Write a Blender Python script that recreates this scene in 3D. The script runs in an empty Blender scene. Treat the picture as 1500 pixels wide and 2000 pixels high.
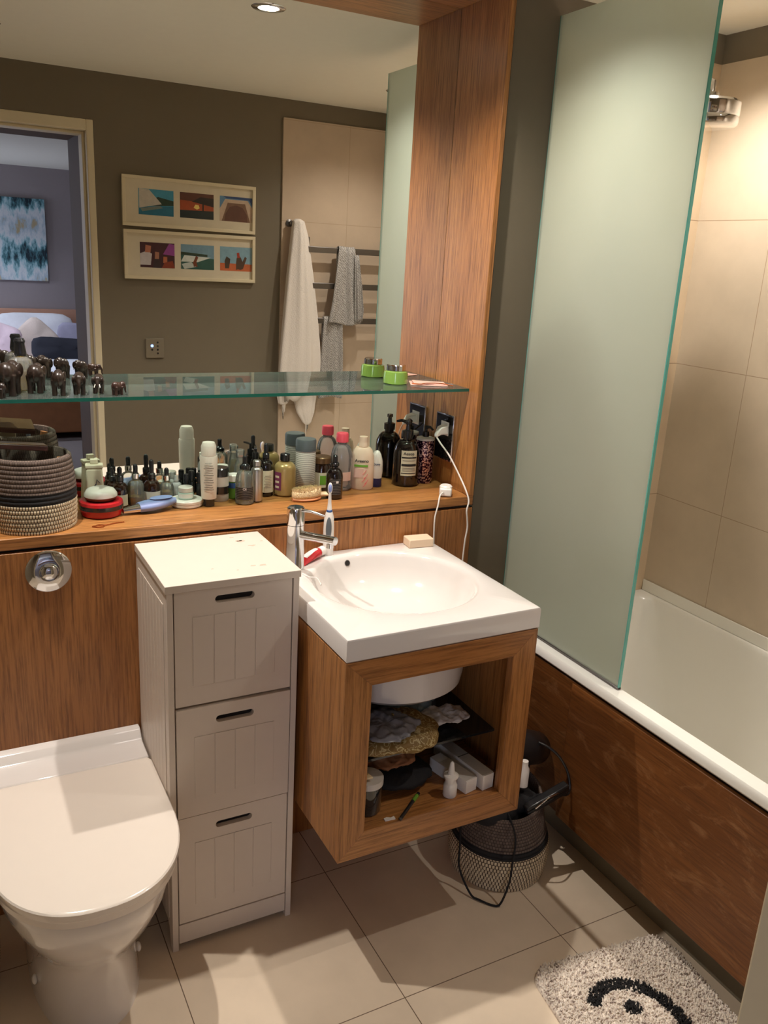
import bpy, bmesh, math, random
from mathutils import Vector, Matrix
from math import pi, sin, cos, atan2, radians
random.seed(7)
sc = bpy.context.scene
COL = sc.collection
# ---------------------------------------------------------------- camera
CX, CY, CZ = 0.0, -2.15, 1.6038
def _rot(rx, ry, rz):
    return Matrix.Rotation(rz, 3, 'Z') @ Matrix.Rotation(rx, 3, 'X') @ Matrix.Rotation(ry, 3, 'Y')
_M = _rot(-.2903, -.0568, -.4991)
cam_d = bpy.data.cameras.new('camera'); cam = bpy.data.objects.new('camera', cam_d); COL.objects.link(cam)
mw = Matrix.Identity(4)
for i in range(3):
    mw[i][0] = _M[i][0]; mw[i][1] = _M[i][2]; mw[i][2] = -_M[i][1]
mw[0][3], mw[1][3], mw[2][3] = CX, CY, CZ
cam.matrix_world = mw
cam_d.sensor_fit = 'VERTICAL'; cam_d.sensor_height = 32.0; cam_d.lens = 1657.14 / 2000 * 32
cam_d.clip_start = .02; cam_d.clip_end = 50
sc.camera = cam
# ---------------------------------------------------------------- world, exposure
w = bpy.data.worlds.new('world'); sc.world = w; w.use_nodes = True
w.node_tree.nodes['Background'].inputs[0].default_value = (.9, .92, 1, 1)
w.node_tree.nodes['Background'].inputs[1].default_value = .25
sc.view_settings.view_transform = 'Standard'; sc.view_settings.look = 'None'
sc.view_settings.gamma = 1; sc.view_settings.use_curve_mapping = False
sc.view_settings.exposure = 0.47
sc.cycles.max_bounces = 12; sc.cycles.diffuse_bounces = 6; sc.cycles.glossy_bounces = 6
sc.cycles.transmission_bounces = 10; sc.cycles.transparent_max_bounces = 24
sc.cycles.caustics_reflective = True; sc.cycles.caustics_refractive = False
sc.cycles.sample_clamp_indirect = 6; sc.cycles.blur_glossy = .2
CEIL = 2.26
# lamps of the place: name, x, y, watts, colour, cone degrees
WARM = (1.0, .92, .84); COOL = (.72, .80, 1.0)
LAMPS = [('basin', .93, -.40, 42, WARM, 130), ('toilet', .11, -.375, 52, WARM, 135), ('bath', 1.79, -.49, 29, WARM, 138), ('bath front', 1.79, -1.22, 18, WARM, 140),
         ('unlit', .250, -1.17, 0, WARM, 110), ('bedroom', .55, -5.9, 60, COOL, 140), ('bedroom', -1.2, -4.6, 60, COOL, 140)]
def window_light():
    d = bpy.data.lights.new('bedroom_daylight', 'AREA'); d.energy = 40; d.color = (.70, .78, 1.0)
    d.shape = 'RECTANGLE'; d.size = 1.6; d.size_y = 1.3
    o = bpy.data.objects.new('bedroom_daylight', d); COL.objects.link(o)
    o.location = (-2.35, -6.2, 1.4); o.rotation_euler = (0, radians(-90), 0)
window_light()

# ---------------------------------------------------------------- materials
MATS = {}
def lin(c):
    return tuple(((v / 12.92) if v <= .04045 else ((v + .055) / 1.055) ** 2.4) for v in c)
def hx(r, g, b): return lin((r / 255, g / 255, b / 255))
def nodes(name):
    m = bpy.data.materials.new(name); m.use_nodes = True
    nt = m.node_tree; b = nt.nodes['Principled BSDF']; MATS[name] = m
    return m, nt, b
def N(nt, t, **k):
    n = nt.nodes.new(t)
    for a, v in k.items():
        if a.startswith('i_'): n.inputs[int(a[2:])].default_value = v
        else: setattr(n, a, v)
    return n
def setp(b, rough=.5, metal=0, spec=None, coat=0, trans=0, ior=None):
    b.inputs['Roughness'].default_value = rough; b.inputs['Metallic'].default_value = metal
    if spec is not None: b.inputs['Specular IOR Level'].default_value = spec
    b.inputs['Coat Weight'].default_value = coat; b.inputs['Coat Roughness'].default_value = .08
    b.inputs['Transmission Weight'].default_value = trans
    if ior: b.inputs['IOR'].default_value = ior
def plain(name, c, rough=.5, metal=0, var=.06, scale=30, bump=0, **k):
    """one colour with a slight procedural variation"""
    m, nt, b = nodes(name); setp(b, rough, metal, **k)
    tc = N(nt, 'ShaderNodeTexCoord'); no = N(nt, 'ShaderNodeTexNoise'); no.inputs['Scale'].default_value = scale
    nt.links.new(tc.outputs['Object'], no.inputs['Vector'])
    mx = N(nt, 'ShaderNodeMix', data_type='RGBA'); nt.links.new(no.outputs['Fac'], mx.inputs[0])
    mx.inputs[6].default_value = (*[v * (1 - var) for v in c], 1); mx.inputs[7].default_value = (*[min(1, v * (1 + var)) for v in c], 1)
    nt.links.new(mx.outputs[2], b.inputs['Base Color'])
    if bump:
        bp = N(nt, 'ShaderNodeBump'); bp.inputs['Strength'].default_value = bump; bp.inputs['Distance'].default_value = .002
        nt.links.new(no.outputs['Fac'], bp.inputs['Height']); nt.links.new(bp.outputs[0], b.inputs['Normal'])
    return m
def wood(name, axis, c1, c2, dark, rough=.34, sc_=1.0, scuff=0):
    m, nt, b = nodes(name); setp(b, rough, spec=.45)
    tc = N(nt, 'ShaderNodeTexCoord')
    def mapped(s_along, s_across):
        mp = N(nt, 'ShaderNodeMapping'); s = [s_across * sc_] * 3; s[axis] = s_along * sc_
        mp.inputs['Scale'].default_value = s; nt.links.new(tc.outputs['Object'], mp.inputs['Vector']); return mp
    n1 = N(nt, 'ShaderNodeTexNoise'); n1.inputs['Scale'].default_value = 1; n1.inputs['Detail'].default_value = 6; n1.inputs['Distortion'].default_value = .6
    nt.links.new(mapped(1.6, 9).outputs[0], n1.inputs['Vector'])
    n2 = N(nt, 'ShaderNodeTexNoise'); n2.inputs['Scale'].default_value = 1; n2.inputs['Detail'].default_value = 8; n2.inputs['Roughness'].default_value = .7
    nt.links.new(mapped(7, 190).outputs[0], n2.inputs['Vector'])
    r1 = N(nt, 'ShaderNodeValToRGB'); r1.color_ramp.elements[0].position = .3; r1.color_ramp.elements[1].position = .7
    r1.color_ramp.elements[0].color = (*c1, 1); r1.color_ramp.elements[1].color = (*c2, 1)
    nt.links.new(n1.outputs['Fac'], r1.inputs[0])
    r2 = N(nt, 'ShaderNodeValToRGB'); r2.color_ramp.elements[0].position = .36; r2.color_ramp.elements[1].position = .56
    r2.color_ramp.elements[0].color = (1, 1, 1, 1); r2.color_ramp.elements[1].color = (0, 0, 0, 1)
    nt.links.new(n2.outputs['Fac'], r2.inputs[0])
    ml = N(nt, 'ShaderNodeMath', operation='MULTIPLY'); ml.inputs[1].default_value = .8; nt.links.new(r2.outputs[0], ml.inputs[0])
    mx = N(nt, 'ShaderNodeMix', data_type='RGBA'); nt.links.new(ml.outputs[0], mx.inputs[0]); nt.links.new(r1.outputs[0], mx.inputs[6])
    mx.inputs[7].default_value = (*dark, 1); last = mx
    if scuff:
        n3 = N(nt, 'ShaderNodeTexNoise'); n3.inputs['Scale'].default_value = 1; n3.inputs['Detail'].default_value = 9; n3.inputs['Roughness'].default_value = .75; n3.inputs['Distortion'].default_value = 1.5
        nt.links.new(mapped(5, 13).outputs[0], n3.inputs['Vector'])
        r3 = N(nt, 'ShaderNodeValToRGB'); r3.color_ramp.elements[0].position = .52; r3.color_ramp.elements[1].position = .74; nt.links.new(n3.outputs['Fac'], r3.inputs[0])
        m3 = N(nt, 'ShaderNodeMath', operation='MULTIPLY'); m3.inputs[1].default_value = scuff; nt.links.new(r3.outputs[0], m3.inputs[0])
        last = N(nt, 'ShaderNodeMix', data_type='RGBA'); nt.links.new(m3.outputs[0], last.inputs[0]); nt.links.new(mx.outputs[2], last.inputs[6]); last.inputs[7].default_value = (*hx(176, 130, 88), 1)
    nt.links.new(last.outputs[2], b.inputs['Base Color'])
    bp = N(nt, 'ShaderNodeBump'); bp.inputs['Strength'].default_value = .25; bp.inputs['Distance'].default_value = .0006
    nt.links.new(n2.outputs['Fac'], bp.inputs['Height']); nt.links.new(bp.outputs[0], b.inputs['Normal'])
    return m
def tiles(name, c, grout, lines, rough=.45, wid=.0022, var=.12):
    """lines: list of (axis, start, spacing)"""
    m, nt, b = nodes(name); setp(b, rough, spec=.4)
    tc = N(nt, 'ShaderNodeTexCoord'); sp = N(nt, 'ShaderNodeSeparateXYZ'); nt.links.new(tc.outputs['Object'], sp.inputs[0])
    acc = None
    for ax, st, s in lines:
        a = N(nt, 'ShaderNodeMath', operation='SUBTRACT'); nt.links.new(sp.outputs[ax], a.inputs[0]); a.inputs[1].default_value = st
        p = N(nt, 'ShaderNodeMath', operation='PINGPONG'); nt.links.new(a.outputs[0], p.inputs[0]); p.inputs[1].default_value = s / 2
        l = N(nt, 'ShaderNodeMath', operation='LESS_THAN'); nt.links.new(p.outputs[0], l.inputs[0]); l.inputs[1].default_value = wid / 2
        if acc is None: acc = l
        else:
            mxx = N(nt, 'ShaderNodeMath', operation='MAXIMUM'); nt.links.new(acc.outputs[0], mxx.inputs[0]); nt.links.new(l.outputs[0], mxx.inputs[1]); acc = mxx
    no = N(nt, 'ShaderNodeTexNoise'); no.inputs['Scale'].default_value = 3.5; no.inputs['Detail'].default_value = 7; no.inputs['Roughness'].default_value = .6
    nt.links.new(tc.outputs['Object'], no.inputs['Vector'])
    r = N(nt, 'ShaderNodeValToRGB'); r.color_ramp.elements[0].position = .3; r.color_ramp.elements[1].position = .7
    r.color_ramp.elements[0].color = (*[v * (1 - var) for v in c], 1); r.color_ramp.elements[1].color = (*[v * (1 + var * .5) for v in c], 1)
    nt.links.new(no.outputs['Fac'], r.inputs[0])
    mx = N(nt, 'ShaderNodeMix', data_type='RGBA'); nt.links.new(acc.outputs[0], mx.inputs[0]); nt.links.new(r.outputs[0], mx.inputs[6])
    mx.inputs[7].default_value = (*grout, 1); nt.links.new(mx.outputs[2], b.inputs['Base Color'])
    return m
def glassy(name, c, clear=.75, rough=.02):
    """thin tinted glass: clear share plus a reflective skin"""
    m = bpy.data.materials.new(name); m.use_nodes = True; nt = m.node_tree; nt.nodes.clear(); MATS[name] = m
    out = N(nt, 'ShaderNodeOutputMaterial'); tr = N(nt, 'ShaderNodeBsdfTransparent'); tr.inputs[0].default_value = (*c, 1)
    pb = N(nt, 'ShaderNodeBsdfPrincipled'); pb.inputs['Base Color'].default_value = (*c, 1); pb.inputs['Roughness'].default_value = .12
    mx = N(nt, 'ShaderNodeMixShader'); mx.inputs[0].default_value = clear; nt.links.new(pb.outputs[0], mx.inputs[1]); nt.links.new(tr.outputs[0], mx.inputs[2])
    gl = N(nt, 'ShaderNodeBsdfGlossy'); gl.inputs[1].default_value = rough; fr = N(nt, 'ShaderNodeFresnel'); fr.inputs[0].default_value = 1.45
    m2 = N(nt, 'ShaderNodeMixShader'); nt.links.new(fr.outputs[0], m2.inputs[0]); nt.links.new(mx.outputs[0], m2.inputs[1]); nt.links.new(gl.outputs[0], m2.inputs[2])
    nt.links.new(m2.outputs[0], out.inputs[0]); return m
def emis(name, c, s):
    m, nt, b = nodes(name); b.inputs['Base Color'].default_value = (*c, 1)
    b.inputs['Emission Color'].default_value = (*c, 1); b.inputs['Emission Strength'].default_value = s; return m

OC1, OC2, OD = hx(190, 134, 78), hx(166, 109, 57), hx(106, 64, 30)
wood('oak_x', 0, OC1, OC2, OD); wood('oak_y', 1, OC1, OC2, OD); wood('oak_z', 2, OC1, OC2, OD)
wood('oak_panel', 2, hx(178, 120, 66), hx(158, 101, 52), OD)
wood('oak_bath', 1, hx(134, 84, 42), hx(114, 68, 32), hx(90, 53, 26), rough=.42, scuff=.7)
plain('grey_paint', hx(116, 106, 88), .6, var=.03)
plain('taupe_paint', hx(98, 78, 66), .7, var=.03)
plain('bedroom_paint', hx(150, 140, 142), .8, var=.03)
plain('ceiling_paint', hx(240, 236, 222), .8, var=.02)
plain('cream_gloss', hx(222, 210, 180), .35, var=.03)
plain('porcelain', hx(228, 222, 217), .09, var=.01, coat=.6)
plain('seat_plastic', hx(240, 230, 218), .16, var=.01, coat=.3)
plain('bath_acrylic', hx(240, 239, 232), .2, var=.01, coat=.3)
plain('cabinet_white', hx(218, 206, 193), .42, var=.02)
plain('chipped_wood', hx(206, 178, 160), .8, var=.12, scale=90)
plain('chrome', (.75, .75, .76), .07, metal=1, var=.01)
plain('brushed_metal', (.17, .16, .155), .35, metal=1, var=.04)
plain('black_gap', (.008, .006, .005), .7)
plain('black_plastic', (.018, .017, .018), .3, coat=.2)
plain('black_fabric', (.011, .010, .011), .85, bump=.5, scale=300)
plain('white_plastic', hx(236, 230, 222), .3, var=.02)
plain('grey_plastic', hx(92, 98, 102), .4)
plain('plinth_grey', hx(126, 118, 100), .5, var=.05)
plain('shadow_glass_back', hx(30, 26, 22), .4)
tiles('floor_tile', hx(224, 206, 182), hx(112, 92, 72), [(0, .8297, .448), (1, -.858, .448)], rough=.5)
tiles('wall_tile_side', hx(206, 190, 168), hx(168, 146, 122), [(2, 1.762, .424), (1, -.47, .85)], rough=.38)
tiles('wall_tile_front', hx(200, 180, 158), hx(176, 156, 130), [(2, 1.745, .43), (0, 1.827, .85)], rough=.38)
tiles('wall_tile_back', hx(208, 186, 156), hx(150, 128, 102), [(2, 1.762, .424), (0, 1.9, .85)], rough=.38)
def mirror_mat():
    m, nt, b = nodes('mirror_silver'); b.inputs['Base Color'].default_value = (.86, .87, .84, 1); b.inputs['Metallic'].default_value = 1
    b.inputs['Roughness'].default_value = 0.0
mirror_mat()
def frosted():
    m = bpy.data.materials.new('frosted_glass'); m.use_nodes = True; nt = m.node_tree; nt.nodes.clear(); MATS['frosted_glass'] = m
    out = N(nt, 'ShaderNodeOutputMaterial')
    tc = N(nt, 'ShaderNodeTexCoord'); no = N(nt, 'ShaderNodeTexNoise'); no.inputs['Scale'].default_value = 9; no.inputs['Detail'].default_value = 6
    nt.links.new(tc.outputs['Object'], no.inputs['Vector'])
    rp = N(nt, 'ShaderNodeValToRGB'); rp.color_ramp.elements[0].position = .2; rp.color_ramp.elements[0].color = (*hx(226, 233, 224), 1); rp.color_ramp.elements[1].color = (*hx(230, 236, 228), 1)
    nt.links.new(no.outputs['Fac'], rp.inputs[0])
    tl = N(nt, 'ShaderNodeBsdfTranslucent'); df = N(nt, 'ShaderNodeBsdfDiffuse'); gl = N(nt, 'ShaderNodeBsdfGlass'); gl.inputs['Roughness'].default_value = .55; gl.inputs['IOR'].default_value = 1.15
    for n in (tl, df, gl): nt.links.new(rp.outputs[0], n.inputs[0])
    m1 = N(nt, 'ShaderNodeMixShader', i_0=.32); nt.links.new(tl.outputs[0], m1.inputs[1]); nt.links.new(df.outputs[0], m1.inputs[2])
    m2 = N(nt, 'ShaderNodeMixShader', i_0=.35); nt.links.new(m1.outputs[0], m2.inputs[1]); nt.links.new(gl.outputs[0], m2.inputs[2])
    gs = N(nt, 'ShaderNodeBsdfGlossy'); gs.inputs[1].default_value = .3; m3 = N(nt, 'ShaderNodeMixShader', i_0=.05); nt.links.new(m2.outputs[0], m3.inputs[1]); nt.links.new(gs.outputs[0], m3.inputs[2])
    nt.links.new(m3.outputs[0], out.inputs[0])
frosted()
plain('glass_edge', hx(96, 178, 168), .12, var=.05, coat=.3)
plain('shelf_edge', hx(24, 92, 78), .1, var=.05, coat=.5)
glassy('shelf_glass', (.80, .90, .85), .9, .0)
glassy('clear_glass', (.95, .96, .94), .88)
glassy('clear_plastic', (.9, .9, .9), .62, .1)
glassy('yellow_liquid', hx(236, 216, 140), .8)
glassy('oil_liquid', hx(214, 214, 150), .72)
glassy('gold_liquid', hx(216, 178, 90), .7)
glassy('green_glass', hx(150, 190, 90), .35, .05)
glassy('micellar', hx(244, 238, 242), .84)
plain('amber_glass', hx(40, 18, 8), .06, coat=.8)
plain('dark_glass', hx(18, 12, 12), .05, coat=.8)
plain('smoke_glass', (.02, .022, .022), .08, coat=.5)
plain('cap_black', (.012, .012, .014), .22, coat=.4)
plain('label_cream', hx(216, 206, 182), .7)
plain('label_white', hx(226, 220, 214), .6)
plain('ink', hx(40, 36, 34), .7)
plain('ink_grey', hx(120, 112, 104), .7)
plain('elephant_wood', hx(40, 29, 23), .32, var=.5, scale=120, bump=.3, coat=.25)
plain('elephant_red', hx(56, 36, 29), .35, var=.4, scale=120)
plain('ivory', hx(230, 222, 206), .4)
plain('towel_white', hx(228, 220, 212), .95, var=.06, scale=200, bump=.9)
plain('red_plastic', hx(178, 26, 34), .3, coat=.3)
plain('pink_plastic', hx(236, 84, 100), .35)
plain('lotion', hx(234, 206, 182), .35)
plain('gold_plastic', hx(176, 148, 96), .3, metal=.35)
plain('aluminium', (.55, .53, .50), .35, metal=1)
plain('navy', hx(40, 38, 86), .35)
plain('blue_silicone', hx(138, 154, 204), .45)
plain('bristle', hx(226, 204, 160), .9, var=.3, scale=300, bump=1)
plain('brush_wood', hx(196, 130, 84), .5)
plain('pale_wood', hx(226, 202, 160), .5)
plain('soap_bar', hx(232, 206, 176), .55)
plain('white_tube', hx(226, 216, 206), .4)
plain('mint', hx(186, 206, 196), .4)
plain('brown_leather', hx(66, 36, 28), .45, var=.5, scale=60)
plain('copper', hx(200, 110, 60), .25, metal=.8)
plain('card_cream', hx(216, 196, 156), .7)
plain('pink_card', hx(226, 184, 170), .6)
plain('headboard_wood', hx(186, 140, 116), .5)
plain('bedside_wood', hx(196, 136, 92), .5, var=.2, scale=12)
plain('linen', hx(236, 236, 242), .9)
plain('pillow_pink', hx(222, 196, 204), .9); plain('pillow_cream', hx(228, 208, 196), .9, bump=.8, scale=150)
plain('pillow_grey', hx(176, 172, 196), .9); plain('cushion_dark', hx(38, 38, 48), .9)
plain('mat_shadow', hx(60, 50, 40), .9)
plain('green_label', hx(110, 160, 50), .5); plain('blue_label', hx(50, 90, 150), .5); plain('purple_label', hx(120, 50, 90), .5)
plain('jar_grey', hx(206, 200, 192), .4); plain('bronze_cap', hx(112, 84, 56), .35, metal=.5)
plain('teal_paint', hx(60, 110, 116), .5)
emis('lamp_glow', (1, .95, .88), 14); emis('lamp_glow_cool', (.85, .9, 1), 14); emis('led_blue', (.2, .35, 1), 3)
def tex_mat(name, kind):
    m, nt, b = nodes(name); setp(b, .6)
    tc = N(nt, 'ShaderNodeTexCoord')
    def ramp(src, stops):
        r = N(nt, 'ShaderNodeValToRGB'); el = r.color_ramp.elements
        while len(el) < len(stops): el.new(.5)
        for e, (p, c) in zip(el, stops): e.position = p; e.color = (*c, 1)
        nt.links.new(src, r.inputs[0]); return r
    if kind in ('coil_light', 'coil_dark'):
        br = N(nt, 'ShaderNodeTexBrick'); br.offset = .5; nt.links.new(tc.outputs['UV'], br.inputs['Vector'])
        setp(b, .9)
        br.inputs['Scale'].default_value = 1; br.inputs['Brick Width'].default_value = .0105; br.inputs['Row Height'].default_value = 1 / 28
        if kind == 'coil_light':
            br.inputs['Color1'].default_value = (*hx(228, 212, 180), 1); br.inputs['Color2'].default_value = (*hx(206, 188, 156), 1); br.inputs['Mortar'].default_value = (*hx(84, 66, 54), 1); br.inputs['Mortar Size'].default_value = .0018
        else:
            br.inputs['Color1'].default_value = (*hx(112, 96, 86), 1); br.inputs['Color2'].default_value = (*hx(94, 80, 72), 1); br.inputs['Mortar'].default_value = (*hx(66, 54, 48), 1); br.inputs['Mortar Size'].default_value = .0012
        nt.links.new(br.outputs[0], b.inputs['Base Color'])
        no = N(nt, 'ShaderNodeTexNoise'); no.inputs['Scale'].default_value = 500; nt.links.new(tc.outputs['Object'], no.inputs['Vector'])
        bp = N(nt, 'ShaderNodeBump'); bp.inputs['Strength'].default_value = .6; bp.inputs['Distance'].default_value = .001
        nt.links.new(no.outputs['Fac'], bp.inputs['Height']); nt.links.new(bp.outputs[0], b.inputs['Normal'])
    elif kind == 'painting':
        mp = N(nt, 'ShaderNodeMapping'); mp.inputs['Scale'].default_value = (9, 1, 3); nt.links.new(tc.outputs['Object'], mp.inputs[0])
        n1 = N(nt, 'ShaderNodeTexNoise'); n1.inputs['Scale'].default_value = 1.2; n1.inputs['Detail'].default_value = 9; n1.inputs['Roughness'].default_value = .7; nt.links.new(mp.outputs[0], n1.inputs[0])
        sp = N(nt, 'ShaderNodeSeparateXYZ'); nt.links.new(tc.outputs['Object'], sp.inputs[0])
        wv = N(nt, 'ShaderNodeMath', operation='MULTIPLY'); wv.inputs[1].default_value = 11.5; nt.links.new(sp.outputs[2], wv.inputs[0])
        sn = N(nt, 'ShaderNodeMath', operation='SINE'); nt.links.new(wv.outputs[0], sn.inputs[0])
        ml = N(nt, 'ShaderNodeMath', operation='MULTIPLY_ADD'); ml.inputs[1].default_value = .13; nt.links.new(sn.outputs[0], ml.inputs[0]); nt.links.new(n1.outputs['Fac'], ml.inputs[2])
        r = ramp(ml.outputs[0], [(.33, hx(20, 40, 52)), (.40, hx(80, 130, 140)), (.47, hx(160, 196, 206)), (.54, hx(214, 218, 222)), (.66, hx(170, 190, 204)), (.74, hx(180, 164, 130))])
        nt.links.new(r.outputs[0], b.inputs['Base Color'])
    elif kind == 'mat':
        v = N(nt, 'ShaderNodeTexNoise'); v.inputs['Scale'].default_value = 130; v.inputs['Detail'].default_value = 2; nt.links.new(tc.outputs['Object'], v.inputs[0])
        r = ramp(v.outputs['Fac'], [(.36, hx(160, 142, 132)), (.43, hx(224, 210, 196)), (.6, hx(242, 232, 218))]); nt.links.new(r.outputs[0], b.inputs['Base Color']); setp(b, .95)
    elif kind == 'knit':
        wv = N(nt, 'ShaderNodeTexWave'); wv.wave_type = 'BANDS'; wv.bands_direction = 'DIAGONAL'; wv.inputs['Scale'].default_value = 55; wv.inputs['Distortion'].default_value = 6; wv.inputs['Detail Scale'].default_value = 2
        nt.links.new(tc.outputs['Object'], wv.inputs[0]); r = ramp(wv.outputs['Fac'], [(.3, hx(136, 132, 128)), (.7, hx(184, 180, 176))]); nt.links.new(r.outputs[0], b.inputs['Base Color']); setp(b, .95)
    elif kind == 'pouch':
        n1 = N(nt, 'ShaderNodeTexNoise'); n1.inputs['Scale'].default_value = 28; n1.inputs['Detail'].default_value = 1; n1.inputs['Distortion'].default_value = 3; nt.links.new(tc.outputs['Object'], n1.inputs[0])
        r = ramp(n1.outputs['Fac'], [(.44, hx(126, 96, 42)), (.5, hx(206, 190, 140)), (.56, hx(132, 104, 52))]); nt.links.new(r.outputs[0], b.inputs['Base Color'])
    elif kind == 'purple':
        vo = N(nt, 'ShaderNodeTexVoronoi'); vo.inputs['Scale'].default_value = 170; nt.links.new(tc.outputs['Object'], vo.inputs[0])
        sp = N(nt, 'ShaderNodeSeparateXYZ'); nt.links.new(tc.outputs['Object'], sp.inputs[0])
        r = ramp(vo.outputs['Distance'], [(.40, hx(214, 178, 176)), (.55, hx(52, 14, 46))]); nt.links.new(r.outputs[0], b.inputs['Base Color']); setp(b, .22, metal=.6)
    elif kind == 'stripes':
        wv = N(nt, 'ShaderNodeTexWave'); wv.bands_direction = 'Z'; wv.inputs['Scale'].default_value = 60; wv.inputs['Distortion'].default_value = 1.5; wv.inputs['Detail Scale'].default_value = 30; nt.links.new(tc.outputs['Object'], wv.inputs[0])
        r = ramp(wv.outputs['Fac'], [(.62, hx(222, 214, 206)), (.8, hx(150, 144, 138))]); nt.links.new(r.outputs[0], b.inputs['Base Color'])
    elif kind == 'darkprint':
        wv = N(nt, 'ShaderNodeTexWave'); wv.bands_direction = 'Z'; wv.inputs['Scale'].default_value = 70; wv.inputs['Distortion'].default_value = 1.5; wv.inputs['Detail Scale'].default_value = 30; nt.links.new(tc.outputs['Object'], wv.inputs[0])
        r = ramp(wv.outputs['Fac'], [(.86, hx(24, 22, 24)), (.97, hx(130, 126, 120))]); nt.links.new(r.outputs[0], b.inputs['Base Color']); setp(b, .4)
    return m
for k in (('coil_light',) * 2, ('coil_dark',) * 2, ('painting_canvas', 'painting'), ('mat_pile', 'mat'), ('knit_grey', 'knit'), ('pouch_print', 'pouch'), ('purple_print', 'purple'), ('small_print', 'stripes'), ('dark_print', 'darkprint')):
    tex_mat(*k)
def M(n):
    return MATS[n]

# ---------------------------------------------------------------- mesh helpers
class G:
    def __init__(s): s.v = []; s.f = []; s.m = []; s.uv = []
    def add(s, vs, fs, mi=0, uvs=None, T=None):
        o = len(s.v)
        for p in vs:
            p = Vector(p)
            s.v.append(T @ p if T is not None else p)
        for k, f in enumerate(fs):
            s.f.append([o + i for i in f]); s.m.append(mi); s.uv.append(uvs[k] if uvs else None)
        return s
    def box(s, x0, x1, y0, y1, z0, z1, mi=0, T=None):
        vs = [(x, y, z) for z in (z0, z1) for y in (y0, y1) for x in (x0, x1)]
        return s.add(vs, [(0, 2, 3, 1), (4, 5, 7, 6), (0, 1, 5, 4), (2, 6, 7, 3), (0, 4, 6, 2), (1, 3, 7, 5)], mi, T=T)
    def prism(s, pts, axis, a, b, mi=0, T=None):
        """polygon pts in the other two axes, extruded along axis"""
        def P(p, t): return {0: (t, p[0], p[1]), 1: (p[0], t, p[1]), 2: (p[0], p[1], t)}[axis]
        n = len(pts); vs = [P(p, a) for p in pts] + [P(p, b) for p in pts]
        fs = [tuple(range(n))[::-1], tuple(range(n, 2 * n))] + [(i, (i + 1) % n, n + (i + 1) % n, n + i) for i in range(n)]
        return s.add(vs, fs, mi, T=T)
    def lathe(s, prof, n=40, c=(0, 0, 0), mi=0, mfun=None, T=None, sx=1, sy=1, close=True):
        """prof: list of (r, z); r = 0 closes"""
        vs = []; rows = []
        for r, z in prof:
            if r < 1e-6: rows.append([len(vs)] * n); vs.append((c[0], c[1], c[2] + z))
            else:
                rows.append(list(range(len(vs), len(vs) + n)))
                vs += [(c[0] + r * sx * cos(2 * pi * i / n), c[1] + r * sy * sin(2 * pi * i / n), c[2] + z) for i in range(n)]
        K = len(prof) - 1
        for k in range(K):
            a, b = rows[k], rows[k + 1]; fs = []; uvs = []
            for i in range(n):
                j = (i + 1) % n; u0, u1 = i / n, (i + 1) / n; v0, v1 = k / K, (k + 1) / K
                q = [(a[i], (u0, v0)), (a[j], (u1, v0)), (b[j], (u1, v1)), (b[i], (u0, v1))]
                f = []; uu = []
                for vi, t in q:
                    if vi not in f: f.append(vi); uu.append(t)
                if len(f) > 2: fs.append(tuple(f)); uvs.append(uu)
            if k == 0: base = len(s.v); s.add(vs, [], T=T)
            for f, uu in zip(fs, uvs):
                s.f.append([base + i for i in f]); s.m.append(mfun(k, prof[k][1]) if mfun else mi); s.uv.append(uu)
        return s
    def cyl(s, r, z0, z1, c=(0, 0, 0), n=32, bev=None, mi=0, T=None, r1=None):
        r1 = r if r1 is None else r1; b = min(r * .15, abs(z1 - z0) * .2, .0025) if bev is None else bev
        return s.lathe([(0, z0), (r - b, z0), (r, z0 + b), (r1, z1 - b), (r1 - b, z1), (0, z1)], n, c, mi, T=T)
    def tube(s, path, r, n=10, mi=0, caps=True):
        P = [Vector(p) for p in path]; up = Vector((0, 0, 1)); rings = []; prev = None; vs = []
        for i, p in enumerate(P):
            t = (P[min(i + 1, len(P) - 1)] - P[max(i - 1, 0)]).normalized()
            if prev is None:
                a = up if abs(t.dot(up)) < .9 else Vector((1, 0, 0)); x = t.cross(a).normalized()
            else: x = (prev - t * prev.dot(t)).normalized()
            prev = x; y = t.cross(x); rr = r[i] if isinstance(r, (list, tuple)) else r
            rings.append(list(range(len(vs), len(vs) + n)))
            vs += [p + x * rr * cos(2 * pi * k / n) + y * rr * sin(2 * pi * k / n) for k in range(n)]
        fs = []
        for a, b in zip(rings, rings[1:]):
            fs += [(a[k], a[(k + 1) % n], b[(k + 1) % n], b[k]) for k in range(n)]
        if caps: fs += [tuple(rings[0][::-1]), tuple(rings[-1])]
        return s.add(vs, fs, mi)
    def ell(s, c, r, n=20, m=12, mi=0, T=None):
        prof = [(sin(pi * k / m), -cos(pi * k / m)) for k in range(m + 1)]; prof[0] = (0, -1); prof[-1] = (0, 1)
        g = G().lathe(prof, n)
        A = Matrix.Translation(Vector(c)) @ (T if T is not None else Matrix.Identity(4)) @ Matrix.Diagonal((*r, 1))
        return s.add(g.v, g.f, mi, T=A)
    def loft(s, rings, caps=True, mi=0, closed=True):
        n = len(rings[0]); vs = [p for r in rings for p in r]; fs = []
        for k in range(len(rings) - 1):
            for i in range(n if closed else n - 1):
                j = (i + 1) % n; fs.append((k * n + i, k * n + j, (k + 1) * n + j, (k + 1) * n + i))
        if caps: fs += [tuple(range(n))[::-1], tuple(range((len(rings) - 1) * n, len(rings) * n))]
        return s.add(vs, fs, mi)
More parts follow.
